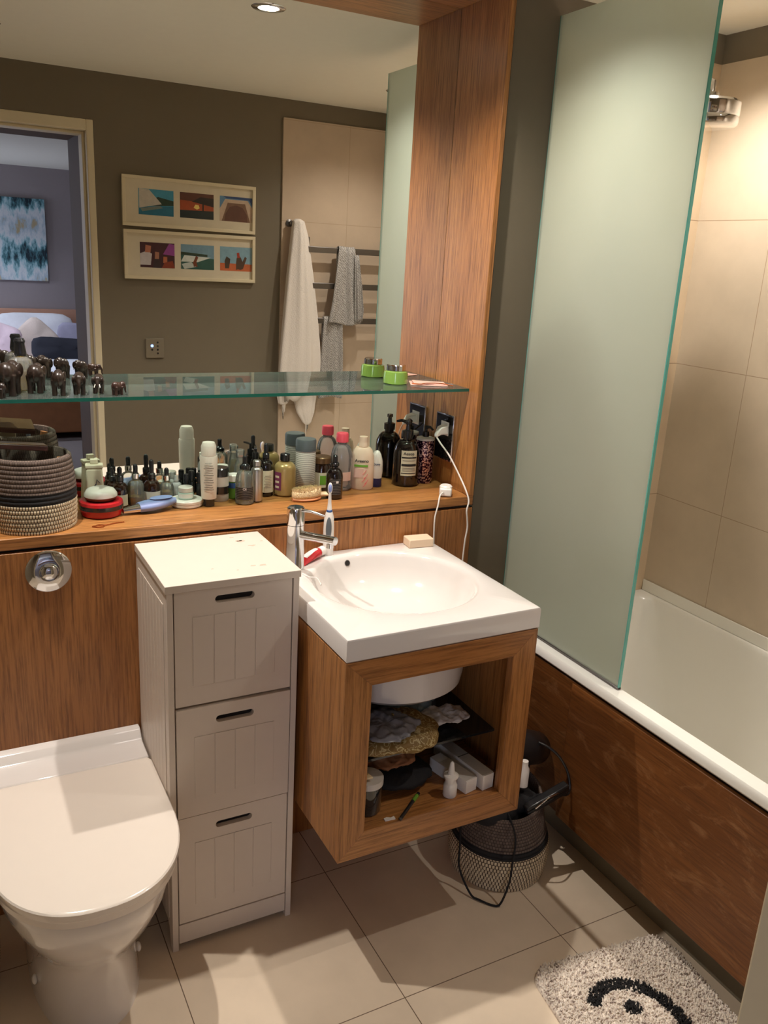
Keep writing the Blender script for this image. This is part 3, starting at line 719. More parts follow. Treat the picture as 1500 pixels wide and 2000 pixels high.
# left floor basket
bk = thing('coil_basket', 'dark coiled basket on the floor left of the toilet', 'basket', (-.085, -.42, 0))
basket_mesh(bk, lambda q: .10 + .01 * sin(q * pi), .2, 18, .0022, .7, .8)

# things in the floor basket
t = thing('hair_dryer', 'black hair dryer sticking out of the floor basket beside the bath', 'hair dryer', (1.372, -.540, .155)); t.scale = (1.2, 1.2, 1.12)
G().lathe([(0, 0), (.036, 0), (.041, .006), (.043, .05), (.040, .09), (.033, .12), (.027, .135), (.027, .15), (0, .15)], 36, T=Matrix.Translation((-.01, .01, .155)) @ Matrix.Rotation(radians(-62), 4, 'Y') @ Matrix.Rotation(radians(18), 4, 'X') @ Matrix.Translation((0, 0, -.075))).build('barrel', 'black_plastic', t, smooth=True)
G().tube([(.0, .0, .15), (-.014, .006, .08), (-.02, .01, 0)], [.02, .0175, .015], 20).build('handle', 'black_plastic', t, smooth=True)
G().tube(smooth_path([(-.02, .01, .0), (-.06, .03, .0), (-.02, .06, .15), (.03, -.03, .17), (.065, -.065, .12), (.062, -.085, .065), (.02, -.075, .07), (-.03, -.05, .06)], 8), .0032, 8).build('power_cord', 'black_plastic', t, smooth=True)
t = thing('hair_straightener', 'slim black hair straightener lying across the floor basket', 'hair straightener', (1.315, -.640, .215))
_d = Vector((.118, -.004, .038)).normalized(); _q = _d.to_track_quat('X', 'Z').to_matrix().to_4x4()
G().box(-.012, .128, -.013, .013, .003, .014, T=_q).build('upper_arm', 'black_plastic', t, bevel=.004)
G().box(-.012, .128, -.013, .013, -.012, .001, T=_q).build('lower_arm', 'black_plastic', t, bevel=.004)
G().box(.06, .124, -.010, .010, .0008, .0032, T=_q).build('plate', 'chrome', t)
G().tube(smooth_path([tuple(_q @ Vector((.09, -.012, .008))), tuple(_q @ Vector((.05, -.03, .03))), tuple(_q @ Vector((.01, -.02, .01)))], 6), .0022, 8).build('wire_loop', 'chrome', t, smooth=True)
t = thing('cloth_bag', 'black cloth bag filling the floor basket', 'bag', (1.27, -.545, .06))
g = G(); g.ell((0, 0, .09), (.098, .095, .095), 32, 20); g.ell((-.03, -.03, .14), (.07, .07, .05), 24, 16); g.ell((.05, -.035, .15), (.05, .045, .03), 24, 16); g.ell((.045, -.06, .155), (.055, .03, .028), 24, 16)
g.build('pouch', 'black_fabric', t, remesh=.005)
G().tube(smooth_path([(-.02, -.08, .165), (-.030, -.142, .125), (-.044, -.160, .06), (-.058, -.172, .01), (-.075, -.168, -.050), (-.092, -.160, -.0565), (-.115, -.130, -.055), (-.128, -.105, -.050), (-.138, -.060, .0), (-.136, -.05, .06), (-.12, -.02, .12)], 8), .0028, 8).build('drawstring', 'black_fabric', t, smooth=True)
t = thing('spray_cap', 'small white bottle top poking out behind the vanity corner', 'bottle', (1.318, -.600, .262))
G().lathe([(0, 0), (.014, 0), (.014, .05), (.009, .062), (.009, .075), (0, .076)], 24).build('bottle_body', 'white_plastic', t, smooth=True)

# ================================================================ BATH MAT
t = thing('bath_mat', 'speckled cream bath mat with a black smile and dot', 'bath mat', (1.2835, -1.25, 0), radians(-7))
def mat():
    hx_, hy, r = .195, .315, .055; P = []
    for cx, cy, a0 in ((hx_ - r, hy - r, 0), (-hx_ + r, hy - r, 90), (-hx_ + r, -hy + r, 180), (hx_ - r, -hy + r, 270)):
        P += [(cx + r * cos(radians(a0 + 90 * i / 8)), cy + r * sin(radians(a0 + 90 * i / 8))) for i in range(9)]
    def ring(k, z): return [(x * k, y * (1 - (1 - k) * .6), z) for x, y in P]
    G().loft([ring(1, 0.0004), ring(1.0, .004), ring(.985, .009)]).build('backing', 'mat_pile', t, smooth=True)
    # tufts: short pile strands, uncountable
    rnd = random.Random(5); g = G(); g2 = G()
    def inside(x, y, m=.0):
        ax, ay = abs(x), abs(y)
        if ax > hx_ - m or ay > hy - m: return False
        dx, dy = ax - (hx_ - r), ay - (hy - r)
        return not (dx > 0 and dy > 0 and dx * dx + dy * dy > (r - m) ** 2)
    CA = Matrix.Rotation(radians(7), 3, 'Z')
    arc = [(1.212, -1.058), (1.235, -1.043), (1.27, -1.036), (1.303, -1.046), (1.332, -1.068), (1.353, -1.10), (1.362, -1.14), (1.358, -1.19), (1.33, -1.24)]
    arc = [CA @ Vector((a - 1.2835, b + 1.25, 0)) for a, b in arc]; arc = smooth_path(arc, 5)
    dot = CA @ Vector((1.283 - 1.2835, -1.108 + 1.25, 0))
    def dark(x, y):
        if (x - dot.x) ** 2 + (y - dot.y) ** 2 < .0195 ** 2: return True
        return any((x - a.x) ** 2 + (y - a.y) ** 2 < .0155 ** 2 for a in arc)
    for _ in range(15000):
        x = rnd.uniform(-hx_, hx_); y = rnd.uniform(-hy * .45, hy)
        if not inside(x, y, .003): continue
        dk = dark(x, y); h = rnd.uniform(.010, .016) + (.002 if dk else 0); r0 = .0030
        lx, ly = rnd.uniform(-.004, .004), rnd.uniform(-.004, .004); a = rnd.uniform(0, 6.28)
        vs = [(x + r0 * cos(a + q * 2.094), y + r0 * sin(a + q * 2.094), .007) for q in range(3)] + [(x + lx + r0 * .7 * cos(a + q * 2.094), y + ly + r0 * .7 * sin(a + q * 2.094), h) for q in range(3)]
        (g2 if dk else g).add(vs, [(0, 1, 4, 3), (1, 2, 5, 4), (2, 0, 3, 5), (3, 4, 5)])
    o = g.build('pile', 'mat_pile', t, smooth=True, auto=False); o['kind'] = 'stuff'
    o = g2.build('smile_pile', 'black_fabric', t, smooth=True, auto=False); o['kind'] = 'stuff'; o['label'] = 'black tufted smile and dot'
mat()

# ================================================================ REFLECTED SIDE: FRAMES, PANEL, TOWELS
def photo(kind):
    """flat colour pictures as layered shapes, unit 0..1 by 0..1 -> list of (polygon, colour)"""
    sky, sea = (88, 150, 180), (40, 110, 140)
    if kind == 'sail': return [([(0, 0), (1, 0), (1, 1), (0, 1)], (70, 150, 180)), ([(0, .32), (1, .42), (1, .6), (.55, .72), (.4, .6)], (40, 60, 46)), ([(0, 0), (1, 0), (1, .4), (0, .3)], (36, 112, 140)), ([(.02, .25), (.66, .45), (.3, .98), (.02, 1)], (196, 190, 178)), ([(.1, .12), (.7, .3), (.6, .38), (.05, .24)], (120, 132, 126))]
    if kind == 'sunset': return [([(0, 0), (1, 0), (1, 1), (0, 1)], (96, 54, 42)), ([(0, .3), (1, .3), (1, .62), (0, .7)], (166, 76, 40)), ([(0, 0), (1, 0), (1, .34), (0, .3)], (30, 40, 42)), ([(.4, .42), (.5, .36), (.58, .42), (.55, .54), (.45, .55)], (255, 214, 120)), ([(.35, .66), (.6, .86), (1, .84), (1, .5), (.8, .55)], (40, 26, 24)), ([(.66, .3), (.7, .3), (.7, .7), (.66, .7)], (34, 22, 20))]
    if kind == 'arch': return [([(0, 0), (1, 0), (1, 1), (0, 1)], (96, 140, 176)), ([(0, 0), (1, 0), (1, .6), (.86, .88), (.16, .88), (0, .5)], (196, 172, 150)), ([(.06, 0), (.94, 0), (.78, .74), (.24, .74)], (120, 88, 68)), ([(.14, 0), (.86, 0), (.84, .3), (.7, .58), (.5, .66), (.3, .58), (.18, .3)], (92, 56, 44)), ([(.9, .9), (1, .7), (1, 1), (.1, 1), (.2, .92)], (40, 70, 120))]
    if kind == 'people': return [([(0, 0), (1, 0), (1, 1), (0, 1)], (70, 36, 44)), ([(.66, .55), (1, .5), (1, .95), (.84, .98)], (150, 70, 150)), ([(0, .1), (.3, .1), (.34, .55), (.2, .66), (0, .55)], (206, 200, 204)), ([(.14, .6), (.3, .6), (.32, .86), (.16, .9)], (186, 120, 96)), ([(.42, .35), (.54, .35), (.55, .62), (.43, .64)], (176, 124, 100)), ([(.36, 0), (.6, 0), (.56, .35), (.4, .35)], (60, 46, 50)), ([(.66, .2), (.78, .2), (.78, .45), (.67, .46)], (186, 110, 76)), ([(.62, 0), (1, 0), (.94, .3), (.7, .22)], (140, 60, 40))]
    if kind == 'surf': return [([(0, 0), (1, 0), (1, 1), (0, 1)], (120, 156, 176)), ([(0, .58), (.8, .52), (.8, .62), (0, .7)], (50, 66, 50)), ([(0, 0), (1, 0), (1, .45), (0, .58)], (50, 92, 84)), ([(0, .3), (.5, .3), (.9, .5), (.1, .56)], (214, 220, 214)), ([(.1, 0), (.45, .1), (.3, .3), (.02, .2)], (190, 200, 196)), ([(.38, .1), (.44, .12), (.5, .1), (.46, .3), (.52, .5), (.45, .56), (.4, .4), (.36, .28)], (120, 64, 40))]
    return [([(0, 0), (1, 0), (1, 1), (0, 1)], (130, 168, 186)), ([(0, 0), (1, 0), (1, .3), (0, .32)], (196, 104, 64)), ([(.16, .1), (.28, .1), (.32, .5), (.2, .6), (.14, .4)], (70, 56, 44)), ([(.5, .05), (.56, .08), (.64, .06), (.72, .1), (.84, .56), (.78, .62), (.7, .4), (.66, .55), (.62, .62), (.52, .56), (.5, .35)], (84, 62, 48)), ([(.54, .55), (.62, .56), (.6, .78), (.52, .76)], (170, 60, 40))]
def pic_mat(c):
    k = 'print_%d_%d_%d' % c
    if k not in MATS: plain(k, hx(*c), .35, var=.18, scale=60)
    return k
def frame(lab, cx, cz, hw, hh, kinds, tilt):
    t = thing('picture_frame', lab, 'picture frame', (cx, FY, cz), group='photo frames on the grey wall'); t.rotation_euler = (0, tilt, 0)
    w_ = .014; g = G()
    for a in ((-hw, hw, hh - w_, hh), (-hw, hw, -hh, -hh + w_), (-hw, -hw + w_, -hh + w_, hh - w_), (hw - w_, hw, -hh + w_, hh - w_)): g.box(a[0], a[1], .0008, .020, a[2], a[3])
    g.build('frame_moulding', 'cream_gloss', t, bevel=.001)
    G().box(-hw + w_, hw - w_, .001, .008, -hh + w_, hh - w_).build('mount_board', 'label_cream', t)
    pw, ph = .150, .105
    for i, k in enumerate(kinds):
        # seen in the mirror: keep left to right as the world x axis
        x0 = -.225 + i * .178 - .005 * 0; z0 = -ph / 2
        g = G(); cols = []
        for j, (poly, c) in enumerate(photo(k)):
            n = pic_mat(c)
            if n not in cols: cols.append(n)
            mi = cols.index(n); y = .0084 + .00012 * j
            g.prism([(x0 + u * pw, z0 + v * ph) for u, v in poly], 1, y - .0003, y, mi)
        g.build('photograph', cols, t)
frame('upper white frame with sailing, sunset and archway photos', 1.072, 1.778, .2945, .102, ('sail', 'sunset', 'arch'), radians(.4))
frame('lower white frame with group, sea and camel photos', 1.073, 1.562, .2945, .102, ('people', 'surf', 'camel'), radians(-.1))
t = thing('control_panel', 'small square wall control panel with a blue light and black dots', 'switch panel', (.903, FY, 1.160))
plain('panel_taupe', hx(126, 116, 98), .4)
G().box(-.041, .041, .0005, .010, -.043, .043).build('face_plate', 'panel_taupe', t, bevel=.002)
TY = Matrix.Rotation(-pi / 2, 4, 'X')
for px_, pz_ in ((.012, .026), (.012, .010), (.012, -.006), (.012, -.022), (-.013, -.006)):
    G().lathe([(0, 0), (.0042, 0), (.0042, .0012), (0, .0016)], 16, T=Matrix.Translation((px_, .010, pz_)) @ TY).build('button', 'cap_black', t)
G().lathe([(0, 0), (.006, 0), (.006, .0014), (0, .0018)], 20, T=Matrix.Translation((-.013, .010, .011)) @ TY).build('indicator_light', 'led_blue', t)
def hang(name_parts, rings_spec, mat_, parent, n=56, seed=1, pname='towel_fabric'):
    """closed pleated tube: spec rows (x, y, z, halfwidth, halfdepth, pleat)"""
    rnd = random.Random(seed); ph = [rnd.uniform(0, 6.28) for _ in range(4)]; R = []
    K = len(rings_spec)
    for k, (x, y, z, hw, hd, pl) in enumerate(rings_spec):
        P = []
        for i in range(n):
            a = 2 * pi * i / n
            e = 1 + pl * (sin(5 * a + ph[0]) * .5 + sin(8 * a + ph[1] + z * 2) * .35 + sin(13 * a + ph[2]) * .2)
            drop = 0
            if k >= K - 3: drop = (k - (K - 3)) / 2 * (.05 * sin(a * 1 + ph[3]) + .03 * sin(3 * a + ph[1]))
            P.append((x + hw * cos(a) * (1 + (e - 1) * .3), y + hd * sin(a) * e, z + drop))
        R.append(P)
    return G().loft(R).build(pname, mat_, parent, smooth=True, auto=False)
TYW = FY + .012
t = thing('hanging_towel', 'white bath towel hanging from a hook on the tiled wall', 'towel', (1.56, TYW, 1.2))
def rows(pts, m=7):
    out = []
    for a, b in zip(pts, pts[1:]):
        for j in range(m):
            k = j / m; out.append(tuple(p + (q - p) * k for p, q in zip(a, b)))
    out.append(pts[-1]); return out
hang(None, rows([(-.003, .045, .555, .012, .012, .0), (.0, .045, .545, .028, .026, .06), (.005, .048, .48, .042, .032, .12), (.01, .05, .30, .066, .036, .20), (.016, .052, .10, .088, .038, .26), (.02, .052, -.10, .106, .038, .28), (.018, .05, -.19, .108, .036, .28), (.022, .05, -.215, .100, .030, .2), (.03, .05, -.235, .085, .026, .2)]), 'towel_white', t)
hang(None, rows([(.055, .030, -.15, .075, .016, .2), (.06, .030, -.27, .062, .015, .25), (.068, .030, -.35, .045, .012, .25), (.077, .030, -.40, .022, .008, .2), (.08, .03, -.415, .006, .004, .0)]), 'towel_white', t, seed=4, pname='towel_corner')
hang(None, rows([(-.045, .026, -.15, .045, .014, .2), (-.045, .026, -.25, .04, .014, .25), (-.05, .026, -.30, .025, .010, .2), (-.05, .026, -.31, .01, .006, 0)]), 'towel_white', t, seed=9, pname='towel_corner')
t = thing('towel_hook', 'round dark metal hook holding the white towel', 'hook', (1.532, TYW, 1.735))
G().lathe([(0, .0003), (.017, .0003), (.017, .006), (.007, .009), (.007, .026), (0, .026)], 24, T=TY).build('backplate', 'brushed_metal', t, smooth=True)
G().lathe([(0, 0), (.009, 0), (.012, .006), (.009, .012), (0, .013)], 24, T=Matrix.Translation((0, .026, 0)) @ TY).build('peg_knob', 'brushed_metal', t, smooth=True)
t = thing('towel_rail', 'ladder towel rail with flat metal bars on the tiled wall', 'towel rail', (1.85, TYW, 0))
for z in (1.625, 1.462, 1.300): G().box(-.26, .205, .055, .066, z - .0135, z + .0135).build('bar', 'brushed_metal', t, bevel=.002)
for s in (-.245, .19): G().box(s - .012, s + .012, .036, .054, 1.24, 1.68).build('upright', 'brushed_metal', t, bevel=.004)
for s in (-.245, .19):
    for z in (1.27, 1.65): G().box(s - .006, s + .006, .0004, .036, z - .006, z + .006).build('bracket', 'brushed_metal', t)
t = thing('grey_towel', 'grey herringbone towel folded over the top rail bar', 'towel', (1.806, TYW, 1.3), group='grey towels on the rail')
def drape(pts, parent, mt, seed=0, pname='towel_fabric'):
    """sheet section swept: rows of (x0, x1, y, z) turned into a 6 mm cloth"""
    rnd = random.Random(seed); n = 26; R = []
    f1, f2 = [], []
    for (x0, x1, y, z, amp) in pts:
        fr, bk_ = [], []
        for i in range(n):
            u = i / (n - 1); yy = y + amp * sin(u * 9 + seed) * .7 + amp * .5 * sin(u * 21 + z * 3)
            zz = z + (amp * .6 * sin(u * 6 + seed))
            fr.append((x0 + (x1 - x0) * u, yy, zz)); bk_.append((x0 + (x1 - x0) * u, yy - .006, zz))
        R.append(fr + bk_[::-1])
    return G().loft(R).build(pname, mt, parent, smooth=True, auto=False)
drape(rows([(-.042, .035, .045, .15, .004), (-.048, .036, .046, .338, .003), (-.046, .036, .060, .346, .002), (-.048, .037, .074, .338, .003), (-.06, .048, .080, .24, .007), (-.078, .066, .086, .10, .011), (-.092, .078, .088, .02, .012), (-.098, .078, .088, -.012, .012)], 5), t, 'knit_grey', 1)
drape(rows([(.028, .05, .092, .31, .003), (.03, .072, .100, .15, .008), (.034, .084, .100, .05, .010), (.040, .080, .098, .0, .010)], 4), t, 'knit_grey', 3, 'folded_flap')
t = thing('grey_towel', 'second grey towel hanging lower from the bottom rail bar', 'towel', (1.74, TYW, 1.1), group='grey towels on the rail')
drape(rows([(-.045, .05, .047, .10, .003), (-.045, .05, .048, .214, .003), (-.044, .05, .060, .221, .002), (-.045, .05, .072, .214, .003), (-.052, .056, .074, .06, .007), (-.058, .06, .076, -.12, .009), (-.06, .058, .076, -.17, .009)], 5), t, 'knit_grey', 5)
# bedroom
t = thing('abstract_painting', 'blue and white abstract canvas on the bedroom wall', 'painting', (.72, -7.199, 1.585))
G().box(-.405, .405, .001, .03, -.385, .385).build('canvas', 'painting_canvas', t, bevel=.003)
t = thing('bed', 'double bed with a pale wood headboard seen through the doorway', 'bed', (.45, -6.2, 0))
G().box(-1.0, 1.05, -.995, -.945, .2, .93).build('headboard', 'headboard_wood', t, bevel=.008)
G().box(-1.0, 1.05, -.94, .9, .05, .32).build('bed_frame', 'bedside_wood', t, bevel=.01)
G().box(-.96, 1.01, -.935, .86, .325, .52).build('mattress', 'linen', t, bevel=.06, seg=4)
def pillow(name, lab, x, y, z, w_, h_, d_, rx, rz, mt, ry=0):
    t = thing(name, lab, 'pillow', (x, y, z)); n = 28; g = G(); rows_ = []
    for j in range(-9, 10):
        v = j / 9; P = []
        for i in range(n):
            a = 2 * pi * i / n; c, s = cos(a), sin(a)
            r = (abs(c) ** 5 + abs(s) ** 5) ** (-1 / 5)
            k = (1 - abs(v) ** 2.2) ** .42 if abs(v) < 1 else .001
            k = max(k, .02)
            P.append((w_ / 2 * c * r * k ** .35, d_ / 2 * v * (1 - .25 * (max(abs(c), abs(s)) ** 8)), h_ / 2 * s * r * k ** .35))
        rows_.append(P)
    # pinch the edges: thickness falls towards the outline
    for P in rows_:
        pass
    T_ = Matrix.Rotation(rz, 4, 'Z') @ Matrix.Rotation(rx, 4, 'X') @ Matrix.Rotation(ry, 4, 'Y')
    g.loft(rows_); g.v = [T_ @ v for v in g.v]
    g.build('cushion_cover', mt, t, smooth=True, auto=False)
    return t
pillow('bed_pillow', 'white pillow against the headboard at the left', .15, -7.06, .70, .7, .42, .16, radians(14), 0, 'linen')
pillow('bed_pillow', 'white pillow against the headboard behind the cream cushion', .95, -7.06, .69, .75, .42, .16, radians(14), 0, 'linen')
pillow('scatter_cushion', 'pale cream cushion standing on its corner in the middle of the bed', .93, -6.80, .66, .36, .36, .14, radians(14), 0, 'pillow_cream', radians(45))
pillow('scatter_cushion', 'pink cushion leaning at the left of the pillow pile', .60, -6.66, .64, .34, .38, .14, radians(16), radians(14), 'pillow_pink', radians(18))
pillow('scatter_cushion', 'lilac grey cushion at the right behind the dark bolster', 1.32, -6.90, .64, .36, .36, .14, radians(18), 0, 'pillow_grey', radians(6))
pillow('bolster_cushion', 'long charcoal cushion lying in front of the bed pillows', 1.17, -6.52, .60, .62, .22, .16, radians(20), 0, 'cushion_dark', radians(4))

# ================================================================ LEDGE ITEMS
def at(x, y): return (x, y, LZ + .0003)
def item(name, lab, cat, x, y, z=None, group=None):
    """thing whose +X axis looks at the camera side"""
    return thing(name, lab, cat, (x, y, LZ + .0003 if z is None else z), facing(x, y), group)
def lat(t, prof, mt, name, n=36, sx=1, sy=1): return G().lathe(prof, n, sx=sx, sy=sy).build(name, mt, t, smooth=True)
def bottle_prof(r, hb, rn, hn, sh=.25, b=.003):
    """body radius, body height incl. shoulder, neck radius, neck height"""
    s = hb * sh; P = [(0, 0), (r - b, 0), (r, b), (r, hb - s)]
    for k in range(1, 7):
        a = k / 6 * pi / 2; P.append((rn + (r - rn) * cos(a), hb - s + s * sin(a)))
    P += [(rn, hb + hn), (0, hb + hn)]; return P
def dropper(t, r, hb, cap_mat='cap_black', collar='cap_black', total=.10):
    rc = min(.0092, r * .52); hc = .014
    G().cyl(rc, 0, hc, (0, 0, hb + .0005)).build('collar', collar, t, smooth=True)
    z = hb + hc + .0008
    lat(t, [(0, z), (rc * .62, z), (rc * .66, total - z > .01 and total - .006 or z + .01), (rc * .5, total - .002), (rc * .2, total), (0, total)], cap_mat, 'rubber_bulb', 20)
# tub pile
t = item('body_butter_tub', 'round red tub with a dark band at the right of the rope basket', 'tub', .338, -.100)
lat(t, [(0, 0), (.042, 0), (.047, .003), (.0505, .018), (.0505, .0185), (0, .0185)], 'red_plastic', 'tub_base', 48)
lat(t, [(0, .0188), (.0515, .0188), (.0515, .029), (0, .029)], 'cap_black', 'lid_band', 48)
lat(t, [(0, .0292), (.0515, .0292), (.050, .036), (.044, .0385), (.042, .037), (0, .037)], 'red_plastic', 'lid', 48)
t = item('compact_case', 'domed cream compact resting on the red tub', 'compact', .338, -.098, LZ + .0375)
t.scale = (1.08, 1.08, 1.25)
lat(t, [(0, 0), (.028, 0), (.034, .004), (.036, .008), (.0, .008)], 'bronze_cap', 'base_shell', 40)
lat(t, [(0, .0082), (.036, .0082), (.0355, .013), (.030, .020), (.020, .0235), (0, .0245)], 'jar_grey', 'domed_lid', 40)
t = item('scent_bottle', 'cream square bottle with a blue flower drawing behind the red tub', 'bottle', .337, -.026)
G().prism([(-.018, -.0225), (.018, -.0225), (.018, .0225), (-.018, .0225)], 2, 0, .1).v
g = G(); g.loft([[(-.017, -.024, 0), (.017, -.024, 0), (.017, .024, 0), (-.017, .024, 0)], [(-.013, -.019, .098), (.013, -.019, .098), (.013, .019, .098), (-.013, .019, .098)]]); g.build('bottle_body', 'label_cream', t, bevel=.004, seg=3)
g = G().box(-.013, .013, -.021, .021, .0985, .108); g.build('stopper_collar', 'label_cream', t, bevel=.002)
G().box(-.006, .006, -.009, .009, .1083, .121).build('stopper', 'label_cream', t, bevel=.002)
for k, (a0, a1) in enumerate((((-.012, .04), (.002, .06)), ((.002, .06), (.010, .045)), ((.010, .045), (.0, .03)), ((.0, .03), (-.008, .052)), ((-.004, .028), (.006, .072)), ((.006, .07), (.013, .062)))):
    xs = lambda z: .017 - .004 * z / .098 + .0006
    G().tube([(xs(a0[1]), a0[0], a0[1]), (xs(a1[1]), a1[0], a1[1])], .0006, 6).build('flower_drawing', 'navy', t)
t = item('dropper_bottle', 'amber dropper bottle standing just right of the red tub', 'bottle', .393, -.050)
lat(t, bottle_prof(.0185, .062, .008, .004), 'amber_glass', 'bottle_body'); dropper(t, .0185, .066, total=.103)
wrap_label(t, .0186, .006, .034, 0, 1.2, 'label_cream')
t = item('dropper_bottle', 'small amber dropper bottle against the mirror behind the first', 'bottle', .380, -.018)
lat(t, bottle_prof(.0135, .055, .007, .004), 'amber_glass', 'bottle_body'); dropper(t, .0135, .059, total=.096)
t = item('dropper_bottle', 'clear dropper bottle with silver collar and amber remains', 'bottle', .433, -.043)
lat(t, bottle_prof(.0205, .064, .008, .004), 'clear_glass', 'bottle_body'); dropper(t, .0205, .068, collar='chrome', total=.106)
lat(t, [(0, .001), (.018, .001), (.0193, .004), (.0193, .022), (0, .022)], 'gold_liquid', 'liquid')
t = item('serum_bottle', 'round black topped bottle with a white label between clear droppers', 'bottle', .476, -.030)
lat(t, bottle_prof(.0225, .058, .009, .004, .45), 'amber_glass', 'bottle_body'); dropper(t, .0225, .062, total=.112)
wrap_label(t, .0226, .004, .032, 0, 1.25, 'label_white'); G().box(.0222, .0232, .008, .014, .004, .012).build('label_patch', 'navy', t)
t = item('dropper_bottle', 'small dropper bottle half full of golden oil', 'bottle', .512, -.038)
lat(t, bottle_prof(.0175, .052, .0075, .004), 'clear_glass', 'bottle_body'); dropper(t, .0175, .056, collar='chrome', total=.090)
lat(t, [(0, .001), (.0155, .001), (.0165, .004), (.0165, .028), (0, .028)], 'gold_liquid', 'liquid')
t = item('frosted_bottle', 'little clear bottle by the mirror behind the golden oil', 'bottle', .542, -.018)
lat(t, bottle_prof(.0135, .045, .006, .003), 'clear_plastic', 'bottle_body'); lat(t, [(0, .0485), (.007, .0485), (.006, .062), (0, .063)], 'clear_plastic', 'cap')
for k, (x, y, h) in enumerate(((.566, -.024, .066), (.583, -.014, .072), (.600, -.026, .068), (.616, -.014, .064))):
    t = item('roll_on_vial', ['black capped vial at the left of the group behind the white jar', 'tallest black capped vial by the mirror behind the white jar', 'black capped vial just left of the tall white tube', 'black capped vial by the mirror behind the white tube'][k], 'vial', x, y, group='black capped vials')
    lat(t, bottle_prof(.0075, h * .6, .005, .002), 'smoke_glass', 'vial_body', 20); lat(t, [(0, h * .6 + .0025), (.0072, h * .6 + .0025), (.0075, h - .003), (.006, h), (0, h)], 'cap_black', 'cap', 20)
t = item('cream_tub', 'low round white tub with stacked rims under the tiny jar', 'tub', .551, -.083)
lat(t, [(0, 0), (.037, 0), (.040, .003), (.040, .009), (.0385, .010), (.0, .010)], 'white_plastic', 'tub_base', 48)
lat(t, [(0, .0102), (.0405, .0102), (.0405, .016), (.039, .0175), (0, .0175)], 'white_plastic', 'lid', 48)
t = item('eye_cream_jar', 'tiny white jar with silver lid on top of the low white tub', 'jar', .549, -.083, LZ + .018)
lat(t, [(0, 0), (.017, 0), (.0195, .003), (.0195, .017), (.016, .019), (0, .019)], 'mint', 'jar_body'); lat(t, [(0, .0192), (.0185, .0192), (.0185, .030), (.017, .0315), (0, .0315)], 'jar_grey', 'lid')
wrap_label(t, .0196, .005, .015, 0, 1.1, 'label_white')
t = item('facial_brush', 'pale blue silicone facial brush lying in front of the dropper bottles', 'facial brush', .456, -.112)
t.rotation_euler = (0, 0, radians(10)); t.scale = (1.14, 1.14, 1.14)
g = G(); R = []
for k in range(17):
    u = k / 16; x = -.030 + u * .085; wv = .0215 * (sin(pi * min(1, u * .75 + .22)) ** .7) * (1 if u < .98 else .6); 
    if k == 16: wv = .006
    R.append([(x, wv * cos(a), .0125 + .0120 * (wv / .0215) ** .5 * sin(a) + .006 * u) for a in [2 * pi * i / 24 for i in range(24)]])
g.loft(R).build('brush_head', 'blue_silicone', t, smooth=True)
g = G(); R = []
for k in range(9):
    u = k / 8; x = -.064 + u * .035; wv = .008 + .006 * u
    R.append([(x, wv * cos(a) * (.7 + .3 * u), .009 + .0025 * u + wv * .72 * sin(a)) for a in [2 * pi * i / 20 for i in range(20)]])
g.loft(R).build('handle_tip', 'chrome', t, smooth=True)
G().ell((.022, 0, .0290), (.026, .014, .002)).build('bristle_pad', 'blue_silicone', t, smooth=True)
# tube
t = item('cream_tube', 'tall white tube standing on its small black cap', 'tube', .603, -.104); t.scale = (1.15, 1.15, 1)
G().cyl(.0125, 0, .019, bev=.001).build('cap', 'cap_black', t, smooth=True)
g = G(); R = []
for z, a, b in ((.0195, .013, .013), (.021, .0165, .0165), (.06, .0180, .0175), (.10, .0190, .0175), (.128, .0195, .017), (.132, .0185, .016)):
    R.append([(b * cos(q), a * sin(q), z) for q in [2 * pi * i / 36 for i in range(36)]])
g.loft(R).build('tube_body', 'white_tube', t, smooth=True)
lat(t, [(0, .1325), (.0165, .1325), (.0165, .156), (.0145, .162), (.013, .166), (0, .167)], 'white_tube', 'top_cap')
for k in range(12): wrap_label(t, .0186, .046 + k * .0062, .0472 + k * .0062, 0, .62 - .1 * (k % 3), 'ink_grey', 'printed_line')
t = item('cream_bottle', 'white bottle with black bands right behind the tall white tube', 'bottle', .645, -.060)
lat(t, [(0, 0), (.022, 0), (.0235, .003), (.0235, .020), (0, .020)], 'jar_grey', 'base_jar')
lat(t, [(0, .0202), (.0245, .0202), (.0245, .040), (0, .040)], 'cap_black', 'lower_band')
lat(t, [(0, .0402), (.0235, .0402), (.0235, .066), (0, .066)], 'label_white', 'middle_body')
lat(t, [(0, .0662), (.0240, .0662), (.0240, .086), (.022, .088), (0, .088)], 'cap_black', 'black_lid')
t = item('clear_bottle', 'white capped bottle leaning by the mirror behind the tall tube', 'bottle', .628, -.030)
lat(t, bottle_prof(.0155, .085, .009, .004), 'clear_plastic', 'bottle_body'); lat(t, [(0, .0895), (.0105, .0895), (.0105, .108), (0, .109)], 'white_plastic', 'cap')
t = item('vitamin_tub', 'small blue and green tub with a white cap beside the pump spray', 'tub', .686, -.052)
lat(t, [(0, 0), (.0145, 0), (.0165, .002), (.0165, .044), (.014, .047), (0, .047)], 'green_label', 'tub_body'); wrap_label(t, .0166, .030, .044, 0, 1.4, 'blue_label')
lat(t, [(0, .0475), (.0172, .0475), (.0172, .063), (.0155, .065), (0, .065)], 'white_plastic', 'cap')
t = item('hair_oil_spray', 'clear pump spray bottle of pale oil with a black label', 'bottle', .697, -.108)
lat(t, bottle_prof(.0245, .088, .0125, .004, .42), 'clear_glass', 'bottle_body'); lat(t, [(0, .001), (.021, .001), (.0232, .004), (.0232, .032), (0, .032)], 'oil_liquid', 'liquid')
wrap_label(t, .0246, .014, .048, 0, 1.05, 'dark_print'); wrap_text(t, 'OI', .009, .0251, .043, 0, 'label_white', .0002)
